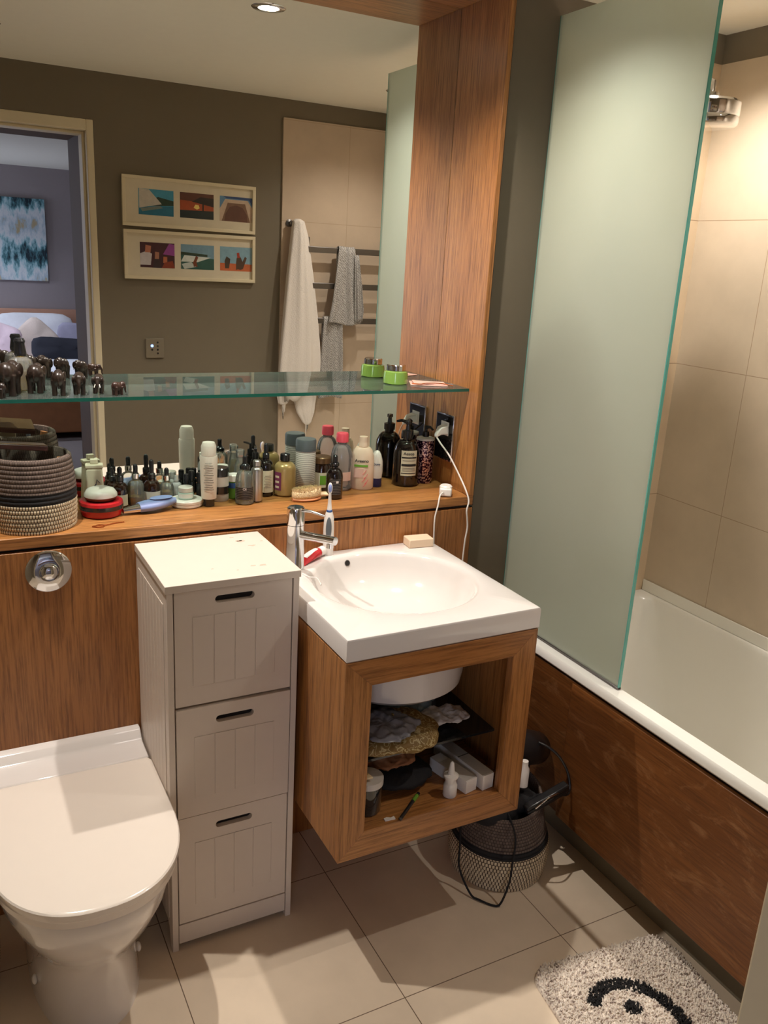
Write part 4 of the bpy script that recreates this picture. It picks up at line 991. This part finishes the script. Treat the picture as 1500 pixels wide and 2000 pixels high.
lat(t, [(0, .0925), (.0135, .0925), (.0135, .101), (.010, .103), (.0075, .106), (0, .106)], 'cap_black', 'collar'); lat(t, [(0, .1062), (.0062, .1062), (.006, .124), (.0035, .126), (0, .126)], 'cap_black', 'spray_nozzle')
G().tube([(0, 0, .09), (.003, .002, .01)], .0012, 8).build('dip_tube', 'clear_plastic', t)
t = item('aluminium_bottle', 'plain brushed aluminium bottle right of the pump spray', 'bottle', .733, -.100)
lat(t, bottle_prof(.0155, .092, .0095, .003, .12), 'aluminium', 'bottle_body'); G().cyl(.0105, .0955, .111).build('screw_cap', 'aluminium', t, smooth=True)
t = item('serum_bottle', 'black shouldered serum bottle with a long cream label', 'bottle', .775, -.052)
lat(t, bottle_prof(.0205, .098, .009, .004, .2), 'dark_glass', 'bottle_body'); wrap_label(t, .0206, .012, .072, 0, 1.25, 'label_cream')
for k in range(8): wrap_label(t, .0211, .026 + k * .0045, .0268 + k * .0045, .3, .5 - .12 * (k % 2), 'ink_grey', 'printed_line', .0003)
dropper(t, .019, .102, total=.144)
t = item('pump_bottle', 'black pump dispenser by the mirror behind the serum bottle', 'bottle', .757, -.020)
lat(t, bottle_prof(.0145, .095, .008, .003), 'dark_glass', 'bottle_body', 28); lat(t, [(0, .0985), (.0092, .0985), (.0092, .112), (.004, .114), (.004, .124), (0, .124)], 'cap_black', 'collar')
G().box(-.004, .028, -.004, .004, .1245, .130).build('pump_nozzle', 'cap_black', t, bevel=.0015)
t = item('scent_flask', 'clear conical flask of pale scent against the mirror', 'bottle', .712, -.026)
lat(t, [(0, 0), (.020, 0), (.022, .003), (.020, .05), (.013, .085), (.0095, .105), (0, .105)], 'clear_glass', 'flask_body'); lat(t, [(0, .002), (.019, .002), (.0195, .004), (.0185, .05), (.0125, .082), (0, .082)], 'yellow_liquid', 'liquid'); lat(t, [(0, .1055), (.011, .1055), (.0115, .122), (.009, .125), (0, .125)], 'clear_glass', 'stopper')
t = item('gold_bottle', 'rounded gold bottle with a black cap', 'bottle', .826, -.062)
lat(t, bottle_prof(.0295, .092, .0125, .002, .22, .005), 'gold_plastic', 'bottle_body'); G().cyl(.0135, .0945, .1145).build('screw_cap', 'cap_black', t, smooth=True)
wrap_label(t, .0297, .018, .068, -.75, .42, 'purple_label')
for k in range(3): wrap_label(t, .0301, .024 + k * .014, .030 + k * .014, -.75, .22, 'label_cream', 'printed_line', .0002)
t = item('dry_shampoo_can', 'white spray can with a grey cap behind the body brush', 'spray can', .895, -.040)
lat(t, [(0, 0), (.0265, 0), (.0275, .002), (.0275, .112), (.0262, .1155), (0, .1155)], 'small_print', 'can_body'); lat(t, [(0, .1158), (.0283, .1158), (.0283, .143), (.0262, .1475), (0, .1485)], 'grey_plastic', 'cap')
t = item('cosmetic_jar', 'brown glass jar with a bronze lid between the white can and black spray', 'jar', .946, -.036)
lat(t, [(0, 0), (.023, 0), (.0248, .003), (.0248, .07), (.021, .0765), (0, .0765)], 'amber_glass', 'jar_body'); wrap_label(t, .0249, .010, .052, 0, 1.2, 'label_cream'); wrap_label(t, .0254, .018, .044, .25, .4, 'green_label', 'printed_patch', .0002)
lat(t, [(0, .077), (.0255, .077), (.0255, .092), (.023, .095), (0, .095)], 'bronze_cap', 'lid')
t = item('body_brush', 'wooden body brush with pale bristles lying on the ledge', 'brush', .868, -.128)
t.rotation_euler = (0, 0, radians(2))
g = G(); R = []
for k in range(15):
    u = k / 14; x = -.046 + u * .082; wv = .001 + .024 * sin(pi * (u * .96 + .02)) ** .55
    R.append([(x, wv * cos(a), .0045 + .0045 * max(-1, min(1, 1.3 * sin(a)))) for a in [2 * pi * i / 24 for i in range(24)]])
g.loft(R).build('wooden_back', 'brush_wood', t, smooth=True)
g = G(); R = []
for k in range(15):
    u = k / 14; x = -.045 + u * .080; wv = .001 + .0225 * sin(pi * (u * .96 + .02)) ** .55
    R.append([(x, wv * cos(a), .009 + max(0, sin(a)) * 0 + (.0045 if sin(a) > 0 else 0) + (.018 * sin(pi * (u * .9 + .05)) ** .4 if sin(a) > 0 else 0)) for a in [2 * pi * i / 24 for i in range(24)]])
g = G(); top = []
for j, (sc_, z) in enumerate(((1, .0092), (1.02, .014), (1.04, .024), (.96, .029), (.6, .031))):
    ring = []
    for i in range(40):
        a = 2 * pi * i / 40; ring.append((-.005 + .041 * cos(a) * sc_, .0215 * sin(a) * sc_, z + .002 * cos(a)))
    top.append(ring)
g.loft(top).build('bristle_bed', 'bristle', t, smooth=True, auto=False)
rnd = random.Random(2); g = G()
for _ in range(900):
    a = rnd.uniform(0, 6.28); q = math.sqrt(rnd.random()); x = -.005 + .041 * cos(a) * q; y = .0215 * sin(a) * q
    g.tube([(x, y, .02), (x * 1.04 + rnd.uniform(-.002, .002), y * 1.04 + rnd.uniform(-.002, .002), .033 + .002 * rnd.random() + .002 * cos(a))], .0006, 3, caps=False)
o = g.build('bristles', 'bristle', t); o['kind'] = 'stuff'
G().loft([[(x, w2 * cos(a), .012 + .006 * sin(a)) for a in [2 * pi * i / 16 for i in range(16)]] for x, w2 in ((.032, .008), (.044, .010), (.054, .014), (.062, .011), (.066, .004))]).build('handle', 'pale_wood', t, smooth=True)
t = item('black_spray_bottle', 'black bottle with a spray cap in front of the micellar water', 'bottle', .943, -.130)
lat(t, bottle_prof(.0230, .084, .0095, .004, .3), 'dark_glass', 'bottle_body'); G().cyl(.0115, .0885, .099).build('collar', 'cap_black', t, smooth=True)
lat(t, [(0, .0995), (.0072, .0995), (.0068, .116), (.003, .120), (0, .120)], 'cap_black', 'spray_nozzle'); wrap_label(t, .0231, .014, .056, .15, .75, 'dark_print')
wrap_label(t, .0235, .046, .052, .35, .14, 'label_white', 'printed_patch', .0003)
t = item('micellar_bottle', 'large clear bottle with a bright pink cap', 'bottle', 1.000, -.050)
lat(t, bottle_prof(.0310, .130, .0135, .006, .36, .006), 'micellar', 'bottle_body', 44); lat(t, [(0, .1365), (.0172, .1365), (.0172, .158), (.015, .1615), (0, .163)], 'pink_plastic', 'cap')
wrap_label(t, .0311, .030, .055, .5, .5, 'pink_card', 'printed_label')
t = item('body_lotion', 'cream lotion bottle with black lettering and a green stripe', 'bottle', 1.061, -.060)
lat(t, [(0, 0), (.030, 0), (.033, .004), (.0335, .05), (.0320, .095), (.027, .112), (.020, .120), (0, .1205)], 'lotion', 'bottle_body', 44, sx=.72)
lat(t, [(0, .1208), (.0125, .1208), (.0130, .128), (.0118, .130), (.0125, .138), (.0115, .150), (0, .151)], 'lotion', 'neck_pump')
def flat_text(t, s, size, x, y, z, mt='ink', bold=0):
    g = text_geo(s, size, bold); q = G(); q.add([(x - 6.5 * (y + p.x) ** 2, y + p.x, z + p.y) for p in g.v], g.f); return q.build('lettering', mt, t, fix=False)
flat_text(t, 'Aveeno', .0125, .0249, -.002, .084, 'ink', .0003)
def flat_patch(t, x, y0, y1, z0, z1, mt, nm='printed_patch'):
    n = 8; R = [[(x - 6.5 * y * y + d, y, z) for d, z in ((-.001, z0), (.0003, z0), (.0003, z1), (-.001, z1))] for y in [y0 + (y1 - y0) * i / n for i in range(n + 1)]]
    G().loft(R).build(nm, mt, t)
flat_patch(t, .0245, -.023, .016, .067, .073, 'green_label'); flat_patch(t, .0245, -.023, .004, .036, .062, 'pink_card')
for k, (y, z) in enumerate(((.008, .052), (.012, .040), (.006, .030), (.014, .024), (.010, .016))): G().tube(smooth_path([(.0250 - 6.5 * (y - .006) ** 2, y - .006, z - .006), (.0252 - 6.5 * y * y, y, z), (.0250 - 6.5 * (y + .004) ** 2, y + .004, z + .007)], 3), .0006, 5).build('leaf_drawing', 'pink_plastic', t)
t = item('roll_on_deodorant', 'white roll-on deodorant standing on its navy cap', 'deodorant', 1.109, -.055)
lat(t, [(0, 0), (.0155, 0), (.0165, .003), (.0165, .026), (0, .026)], 'navy', 'cap', sx=.75); lat(t, [(0, .0262), (.0165, .0262), (.0185, .045), (.0175, .075), (.012, .095), (.007, .104), (0, .107)], 'white_plastic', 'bottle_body', sx=.75)
g = text_geo('Dove', .0095, .0002); q = G(); q.add([(.0142 - 9 * p.x ** 2, p.x, .068 + p.y) for p in g.v], g.f); q.build('lettering', 'navy', t, fix=False)
t = item('hand_wash_bottle', 'large amber pump hand wash bottle with a cream label', 'bottle', 1.205, -.056)
lat(t, bottle_prof(.0385, .135, .0135, .006, .34, .005), 'dark_glass', 'bottle_body', 48); lat(t, [(0, .1415), (.0165, .1415), (.0165, .160), (.007, .163), (.0055, .178), (0, .178)], 'cap_black', 'collar')
G().cyl(.0085, .178, .188).build('pump_head', 'cap_black', t, smooth=True); G().tube([(0, 0, .184), (-.012, -.02, .186), (-.018, -.033, .182)], [.0052, .0045, .0035], 12).build('pump_nozzle', 'cap_black', t, smooth=True)
wrap_label(t, .0386, .034, .108, .25, .62, 'label_cream')
wrap_text(t, 'Aesop', .0125, .0391, .099, .20, 'ink', .0002)
for z0, z1 in ((.0855, .0895), (.062, .069), (.040, .0425)): wrap_label(t, .0391, z0, z1, .25, .58, 'ink', 'printed_bar', .0003)
for z0 in (.078, .056, .052, .048): wrap_label(t, .0391, z0, z0 + .0014, .25, .5, 'ink_grey', 'printed_line', .0003)
t = item('purple_dispenser', 'purple and silver patterned soap dispenser by the socket', 'dispenser', 1.272, -.046)
lat(t, [(0, 0), (.0255, 0), (.0268, .002), (.0268, .128), (0, .128)], 'purple_print', 'bottle_body'); lat(t, [(0, .1283), (.0268, .1283), (.0262, .134), (.012, .137), (0, .137)], 'jar_grey', 'top_ring')
lat(t, [(0, .1373), (.0095, .1373), (.0095, .152), (.004, .154), (.004, .166), (0, .166)], 'cap_black', 'collar'); G().tube([(0, 0, .165), (.012, .012, .168), (.022, .020, .162)], [.0055, .004, .003], 12).build('pump_nozzle', 'cap_black', t, smooth=True)
# hair tie
t = item('copper_earrings', 'tangle of copper coloured jewellery beside the rope basket', 'jewellery', .335, -.196); t.rotation_euler = (0, 0, 0)
G().tube(smooth_path([(-.03, 0, .0016), (-.02, .008, .0016), (-.008, .004, .0016), (-.012, -.008, .0016), (-.026, -.008, .0016), (-.034, .002, .0016), (-.02, -.002, .0030), (0, .004, .0016), (.02, .012, .0016), (.04, .014, .0016)], 6), .0013, 8).build('wire_loop', 'copper', t, smooth=True)
# socket, plug, adapter
t = thing('shaver_socket', 'mirror chrome shaver socket on the oak panel below the glass shelf', 'socket', (1.320, -.081, 1.114))
plain('socket_dark', (.03, .028, .026), .05, metal=.6)
G().box(-.008, -.0004, -.047, .047, -.068, .068).build('face_plate', 'chrome', t, bevel=.0015)
G().box(-.0086, -.0081, -.0435, .0435, -.064, .064).build('face_inlay', 'socket_dark', t)
G().box(-.0100, -.0087, -.026, .016, .006, .046).build('socket_insert', 'white_plastic', t, bevel=.0008)
for z in (.018, .034): G().box(-.0104, -.0101, -.018, -.014, z - .003, z + .003).build('contact_hole', 'cap_black', t)
t = thing('charger_plug', 'white plug in the shaver socket with its cable', 'plug', (1.3095, -.092, 1.138))
G().loft([[(0, -.017, -.012), (0, .017, -.012), (0, .017, .014), (0, -.017, .014)], [(-.022, -.014, -.014), (-.022, .010, -.014), (-.022, .010, .008), (-.022, -.014, .008)], [(-.036, -.012, -.022), (-.036, .002, -.022), (-.036, .002, -.012), (-.036, -.012, -.012)]]).build('plug_body', 'white_plastic', t, bevel=.003, seg=3)
G().tube(smooth_path([(-.033, -.005, -.018), (-.030, -.025, -.034), (-.018, -.060, -.065), (-.002, -.095, -.115), (.002, -.128, -.150), (.006, -.141, -.178), (.0, -.144, -.205), (.006, -.142, -.235), (.009, -.141, -.262), (.006, -.139, -.30), (.004, -.138, -.38), (.003, -.138, -.5)], 8), .0024, 10).build('cable', 'white_plastic', t, smooth=True)
t = thing('plug_adapter', 'white round adapter block on the ledge corner with a hanging cable', 'plug adapter', (1.255, -.203, LZ + .0003), facing(1.255, -.203))
G().cyl(.018, 0, .030, (-.008, 0, 0), bev=.004).build('adapter_base', 'white_plastic', t, smooth=True)
G().box(-.004, .017, -.017, .017, .002, .024).build('plug_block', 'white_plastic', t, bevel=.004, seg=3)
rot = Matrix.Rotation(-facing(1.255, -.203), 3, 'Z')
cab = [(1.240, -.214, .985), (1.224, -.224, .980), (1.214, -.2335, .955), (1.207, -.2330, .92), (1.208, -.2325, .88), (1.211, -.2310, .840)]
G().tube(smooth_path([tuple(rot @ (Vector(p) - Vector((1.255, -.203, LZ)))) for p in cab], 8), .0022, 10).build('cable', 'white_plastic', t, smooth=True)

# ================================================================ BASIN RIM ITEMS
t = thing('electric_toothbrush', 'white electric toothbrush standing behind the tap spout', 'toothbrush', (.876, -.250, BZ + .0003), facing(.876, -.25))
lat(t, [(0, 0), (.0135, 0), (.0140, .003), (.0135, .02), (.0140, .07), (.0125, .100), (.0085, .115), (0, .115)], 'white_plastic', 'handle', 28)
G().ell((.0118, 0, .072), (.0035, .0075, .032)).build('grip_panel', 'grey_plastic', t, smooth=True)
G().cyl(.0075, .1152, .121).build('coloured_ring', 'blue_label', t, smooth=True)
lat(t, [(0, .1212), (.0065, .1212), (.0045, .14), (.0034, .165), (0, .166)], 'white_plastic', 'neck', 20)
G().ell((.001, 0, .178), (.0045, .0062, .015)).build('brush_head', 'white_plastic', t, smooth=True)
G().ell((.0058, 0, .179), (.0035, .005, .011)).build('bristles', 'blue_silicone', t, smooth=True)
t = thing('toothpaste_tube', 'red and white toothpaste tube lying beside the tap', 'toothpaste', (.824, -.272, BZ + .0003), radians(28))
R = []
for x, w2, h2 in ((-.055, .019, .0012), (-.03, .018, .006), (0, .0165, .011), (.02, .015, .0125), (.024, .011, .011)): R.append([(x, w2 * cos(a), h2 + h2 * sin(a)) for a in [2 * pi * i / 24 for i in range(24)]])
G().loft(R).build('tube_body', 'red_plastic', t, smooth=True)
G().loft([[(x, r * cos(a), .013 + r * sin(a)) for a in [2 * pi * i / 24 for i in range(24)]] for x, r in ((.0245, .0115), (.040, .0125), (.042, .011))]).build('cap', 'white_plastic', t, smooth=True)
G().loft([[(x, (w2 + .0004) * cos(a), h2 + (h2 + .0004) * sin(a)) for a in [.5 + 1.4 * i / 10 for i in range(11)]] for x, w2, h2 in ((-.03, .018, .006), (0, .0165, .011), (.016, .0153, .0122))], caps=False, closed=False).build('white_print', 'label_white', t, smooth=True)
t = thing('soap_bar', 'pale beige rectangular soap bar on the back corner of the basin', 'soap', (1.140, -.264, BZ + .0003), radians(-6))
G().box(-.036, .036, -.022, .022, 0, .024).build('bar', 'soap_bar', t, bevel=.003, seg=3)

# ================================================================ VANITY CONTENTS
VZ = .3798
t = thing('nasal_spray', 'small white nasal spray bottle at the front of the vanity', 'bottle', (1.014, -.698, VZ), facing(1.012, -.692)); t.scale = (1.08, 1.08, 1.12)
lat(t, [(0, 0), (.0145, 0), (.0155, .002), (.0155, .026), (.0135, .030), (.0120, .036), (.0128, .042), (.0125, .046), (0, .046)], 'white_plastic', 'bottle_body'); lat(t, [(0, .0462), (.0165, .0462), (.0165, .050), (.008, .053), (.007, .060), (.0045, .078), (.002, .081), (0, .081)], 'white_plastic', 'nozzle')
def carton(lab, x, y, rz, w_, d_, h_, flap):
    t = thing('medicine_box', lab, 'box', (x, y, VZ), rz, group='medicine boxes in the vanity')
    G().box(-w_ / 2, w_ / 2, -d_ / 2, d_ / 2, 0, h_).build('carton', 'white_plastic', t, bevel=.0008)
    G().box(-w_ / 2 - .0003, w_ / 2 + .0003, -d_ / 2 + .004, d_ / 2 - .03, h_ * .0 + h_ + .0001, h_ + .0005).build('grey_top_print', 'jar_grey', t)
    if flap: G().box(-w_ / 2 - .0003, w_ / 2 + .0003, .0, .002, h_ + .0005, h_ + .0010).build('opening_line', 'ink', t)
    return t
carton('shorter white medicine box right of the nasal spray', 1.055, -.645, radians(12), .036, .13, .034, False)
carton('longer white medicine box against the right side of the vanity', 1.100, -.62, radians(8), .034, .19, .040, True)
t = thing('storage_jar', 'dark lidded jar in the left corner of the vanity', 'jar', (.806, -.665, VZ))
lat(t, [(0, 0), (.032, 0), (.034, .003), (.036, .07), (0, .07)], 'smoke_glass', 'jar_body'); lat(t, [(0, .0705), (.037, .0705), (.037, .086), (0, .086)], 'jar_grey', 'lid')
t = thing('wooden_spatula', 'short pale wooden stick lying on the dark jar', 'spatula', (.800, -.655, VZ + .0865))
G().box(-.008, .008, -.035, .025, .001, .006, T=Matrix.Rotation(radians(-10), 4, 'X')).build('stick', 'pale_wood', t, bevel=.002)
t = thing('white_pot', 'small white pot standing behind the dark jar', 'pot', (.800, -.590, VZ))
lat(t, [(0, 0), (.025, 0), (.027, .003), (.027, .088), (.02, .096), (0, .098)], 'jar_grey', 'pot_body')
def pouch(name, lab, x, y, z, r, mt, seed, rz=0, nm='pouch_body', crumple=(.03, .014)):
    t = thing(name, lab, 'pouch', (x, y, z), rz); rnd = random.Random(seed); n, m_ = 40, 20; vs = G().ell((0, 0, 0), r, n, m_)
    ph = [rnd.uniform(0, 6.28) for _ in range(6)]
    for i, v in enumerate(vs.v):
        a = atan2(v.y / r[1], v.x / r[0]); q = abs(v.z) / r[2]
        sq_ = (abs(cos(a)) ** 4 + abs(sin(a)) ** 4) ** (-1 / 4)
        k = 1 + (sq_ - 1) * .7 + .05 * sin(5 * a + ph[0]) * (1 - q)
        v.x *= k; v.y *= k; v.z *= 1 + .18 * sin(3 * a + ph[1]) + .12 * sin(7 * a + ph[2]) * sin(v.x * 60 + ph[3])
    zmin = min(v.z for v in vs.v)
    for v in vs.v: v.z -= zmin
    o = vs.build(nm, mt, t, smooth=True, auto=False, sub=1)
    tx = bpy.data.textures.new('crumple', 'CLOUDS'); tx.noise_scale = crumple[0]; tx.noise_depth = 3
    md = o.modifiers.new('displace', 'DISPLACE'); md.texture = tx; md.strength = crumple[1]; md.mid_level = .5; md.texture_coords = 'GLOBAL'
    return t
SH = .4892
pouch('cosmetic_pouch', 'gold paisley cosmetic pouch on the vanity inner shelf', .895, -.612, SH + .004, (.112, .088, .030), 'pouch_print', 3, radians(-4))
plain('film_grey', hx(128, 128, 134), .25, coat=.4, var=.4, scale=25)
pouch('plastic_bag', 'crumpled grey plastic bag on top of the gold pouch', .868, -.625, SH + .064, (.072, .068, .008), 'film_grey', 5, radians(22), crumple=(.022, .022))
plain('film_teal', hx(96, 112, 116), .3, coat=.3, var=.8, scale=14)
pouch('travel_bag', 'clear bag with teal items behind the gold pouch', .980, -.500, SH + .004, (.09, .05, .034), 'film_teal', 8, radians(10), crumple=(.02, .03))
plain('sheet_white', hx(214, 206, 200), .5, var=.1, scale=30)
pouch('paper_sachet', 'creased white sachet hanging over the inner shelf at the right', 1.062, -.575, SH + .022, (.062, .040, .008), 'sheet_white', 11, radians(-14), crumple=(.025, .024))
t = thing('round_tub', 'round white lidded tub at the back right of the inner shelf', 'tub', (1.085, -.42, SH))
lat(t, [(0, 0), (.042, 0), (.044, .003), (.044, .052), (0, .052)], 'jar_grey', 'tub_body', 40); lat(t, [(0, .0525), (.0465, .0525), (.0465, .070), (.044, .072), (0, .072)], 'white_plastic', 'lid', 40)
plain('brown_paper', hx(150, 100, 66), .7, var=.3, scale=20)
pouch('paper_bag', 'brown paper bag lying at the bottom of the vanity behind the jar', .900, -.600, VZ + .058, (.055, .045, .014), 'brown_paper', 13, radians(12), crumple=(.03, .03))
pouch('cloth_pouch', 'black cloth bundle at the back of the vanity base', .920, -.585, VZ, (.085, .085, .024), 'black_fabric', 17)
t = thing('pen', 'dark pen with a green band on the vanity base', 'pen', (.905, -.70, VZ + .005), radians(38))
G().tube([(-.06, 0, 0), (.05, 0, 0)], .0042, 12).build('barrel', 'black_plastic', t, smooth=True); G().tube([(.015, 0, 0), (.04, 0, 0)], .0047, 12).build('green_band', 'green_label', t, smooth=True)
t = thing('paper_scrap', 'tiny white scrap of packaging at the front of the vanity', 'scrap', (.838, -.722, VZ))
G().prism([(-.013, -.004), (.012, -.006), (.013, .003), (.004, .001), (-.005, .006), (-.013, .004)], 2, 0, .003).build('crumpled_foil', 'white_plastic', t)

# ================================================================ GLASS SHELF ITEMS
def elephant(lab, x, y, h, rz, tusks=False, mt='elephant_wood'):
    """built at height 1, facing +Y; legs, trunk and ears carved from one block"""
    t = thing('carved_elephant', lab, 'figurine', (x, y, SZ), rz, group='carved elephants on the glass shelf'); s = h
    g = G()
    g.ell((0, -.08 * s, .62 * s), (.25 * s, .42 * s, .29 * s), 24, 16); g.ell((0, -.26 * s, .66 * s), (.245 * s, .26 * s, .29 * s), 20, 14)
    g.ell((0, .36 * s, .70 * s), (.19 * s, .22 * s, .24 * s), 20, 14)
    for sx in (-1, 1):
        for yy in (-.30, .17):
            g.tube([(sx * .145 * s, yy * s, .6 * s), (sx * .15 * s, yy * s, .25 * s), (sx * .15 * s, (yy + .01) * s, .006 * s)], [.14 * s, .095 * s, .10 * s], 14)
        E = Matrix.Rotation(sx * radians(-28), 4, 'Z')
        g.ell((sx * .215 * s, .30 * s, .66 * s), (.045 * s, .15 * s, .21 * s), 16, 12, T=E)
    g.tube(smooth_path([(0, .50 * s, .68 * s), (0, .60 * s, .50 * s), (0, .60 * s, .28 * s), (0, .66 * s, .12 * s)], 4), [.10 * s - i * .0045 * s for i in range(13)], 12)
    g.tube(smooth_path([(0, -.50 * s, .72 * s), (0, -.545 * s, .55 * s), (0, -.53 * s, .36 * s)], 4), .025 * s, 8)
    g.build('carved_body', mt, t, remesh=max(.0009, h * .022))
    if tusks:
        for sx in (-1, 1):
            G().tube([(sx * .09 * s, .50 * s, .52 * s), (sx * .14 * s, .62 * s, .40 * s), (sx * .13 * s, .70 * s, .38 * s)], [.028 * s, .02 * s, .006 * s], 8).build('tusk', 'ivory', t, smooth=True)
    return t
elephant('largest carved elephant seen from behind, at the left end of the glass shelf', .152, -.118, .078, radians(-20))
elephant('large carved elephant walking away, right of the perfume bottle', .210, -.092, .068, radians(-14))
elephant('medium carved elephant third from the right of the elephants facing away', .252, -.132, .058, radians(-8))
elephant('small carved elephant facing out, left of the tusked one', .296, -.132, .052, radians(170))
elephant('small carved elephant with white tusks facing the room', .339, -.124, .046, radians(165), True)
elephant('tiniest reddish elephant standing sideways at the right end of the herd', .377, -.156, .033, radians(-62), False, 'elephant_red')
elephant('tiny black elephant at the very left edge by the shelf front', .124, -.160, .036, radians(60))
t = thing('perfume_bottle', 'rounded perfume bottle with pale yellow scent and a black stopper', 'bottle', (.184, -.048, SZ))
lat(t, [(0, 0), (.020, 0), (.024, .003), (.0265, .03), (.0275, .055), (.024, .068), (.015, .074), (.009, .077), (0, .077)], 'clear_glass', 'bottle_body')
lat(t, [(0, .003), (.019, .003), (.0235, .02), (.0245, .044), (0, .044)], 'yellow_liquid', 'liquid'); lat(t, [(0, .0775), (.0125, .0775), (.0135, .084), (.0105, .104), (.0125, .110), (.0095, .116), (0, .117)], 'cap_black', 'stopper')
t = thing('perfume_bottle', 'dark capped perfume bottle at the left edge of the glass shelf', 'bottle', (.120, -.060, SZ))
lat(t, [(0, 0), (.020, 0), (.022, .003), (.022, .066), (.012, .076), (0, .076)], 'clear_glass', 'bottle_body'); lat(t, [(0, .003), (.019, .003), (.020, .006), (.020, .05), (0, .05)], 'yellow_liquid', 'liquid'); lat(t, [(0, .0765), (.0145, .0765), (.0145, .082), (.0095, .084), (.0095, .118), (0, .119)], 'cap_black', 'stopper')
t = item('green_cream_jar', 'green glass cream jar with a silver lid on the glass shelf', 'jar', 1.146, -.070, SZ)
lat(t, [(0, 0), (.030, 0), (.0345, .003), (.0345, .024), (.033, .034), (.026, .037), (0, .037)], 'green_glass', 'glass_body', 44); lat(t, [(0, .006), (.027, .006), (.027, .030), (0, .030)], 'green_label', 'cream_cup')
lat(t, [(0, .0375), (.0265, .0375), (.0265, .051), (.0245, .0535), (0, .0535)], 'chrome', 'lid', 44)
t = thing('paper_wallet', 'flat pale pink paper wallet at the right end of the glass shelf', 'paper wallet', (1.235, -.090, SZ), radians(-14))
g = G().prism([(-.055, -.035), (.050, -.045), (.060, .030), (-.040, .042)], 2, 0, .003); g.build('back_leaf', 'pink_card', t, bevel=.001)
G().prism([(-.045, -.030), (.045, -.040), (.052, .020), (-.035, .030)], 2, .0032, .0055, T=Matrix.Rotation(radians(2), 4, 'Y')).build('front_leaf', 'pink_card', t, bevel=.001)
G().tube(smooth_path([(-.05, -.03, .0052), (-.03, -.040, .0054), (-.01, -.036, .0075), (.03, -.038, .0080), (.062, -.052, .0042)], 6), .0014, 8).build('cord_tie', 'copper', t, smooth=True)

# ---------------------------------------------------------------- sub-parts sit under the part they belong to
NEST = {'lever': 'tap_cap', 'aerator': 'spout', 'push_knob': 'base_plate', 'pump_nozzle': ('pump_head', 'collar'), 'paint_chip': 'top_board', 'photograph': 'mount_board',
        'printed_line': ('paper_label', 'tube_body'), 'printed_bar': 'paper_label', 'printed_patch': ('paper_label', 'bottle_body'), 'lettering': ('paper_label', 'bottle_body'), 'rubber_bulb': 'collar', 'dip_tube': 'spray_nozzle', 'fixing_cap': 'pan',
        'contact_hole': 'socket_insert', 'flower_drawing': 'bottle_body', 'leaf_drawing': 'bottle_body', 'label_patch': 'paper_label', 'overflow_hole': 'overflow_ring', 'peg_knob': 'backplate',
        'tusk': 'carved_body', 'printed_mark': 'carton', 'palette_insert': 'palette_case', 'green_band': 'barrel', 'bristle_pad': 'brush_head', 'cream_cup': 'glass_body', 'folded_flap': 'towel_fabric', 'towel_corner': 'towel_fabric', 'grey_top_print': 'carton', 'opening_line': 'carton'}
def base(o): return o.name.split('.')[0]
for root in [o for o in list(bpy.data.objects) if o.parent is None]:
    ch = list(root.children)
    for c in ch:
        tgt = NEST.get(base(c))
        if not tgt: continue
        for n in ((tgt,) if isinstance(tgt, str) else tgt):
            p = next((q for q in ch if base(q) == n and q is not c and q.parent is root), None)
            if p is not None: c.parent = p; break
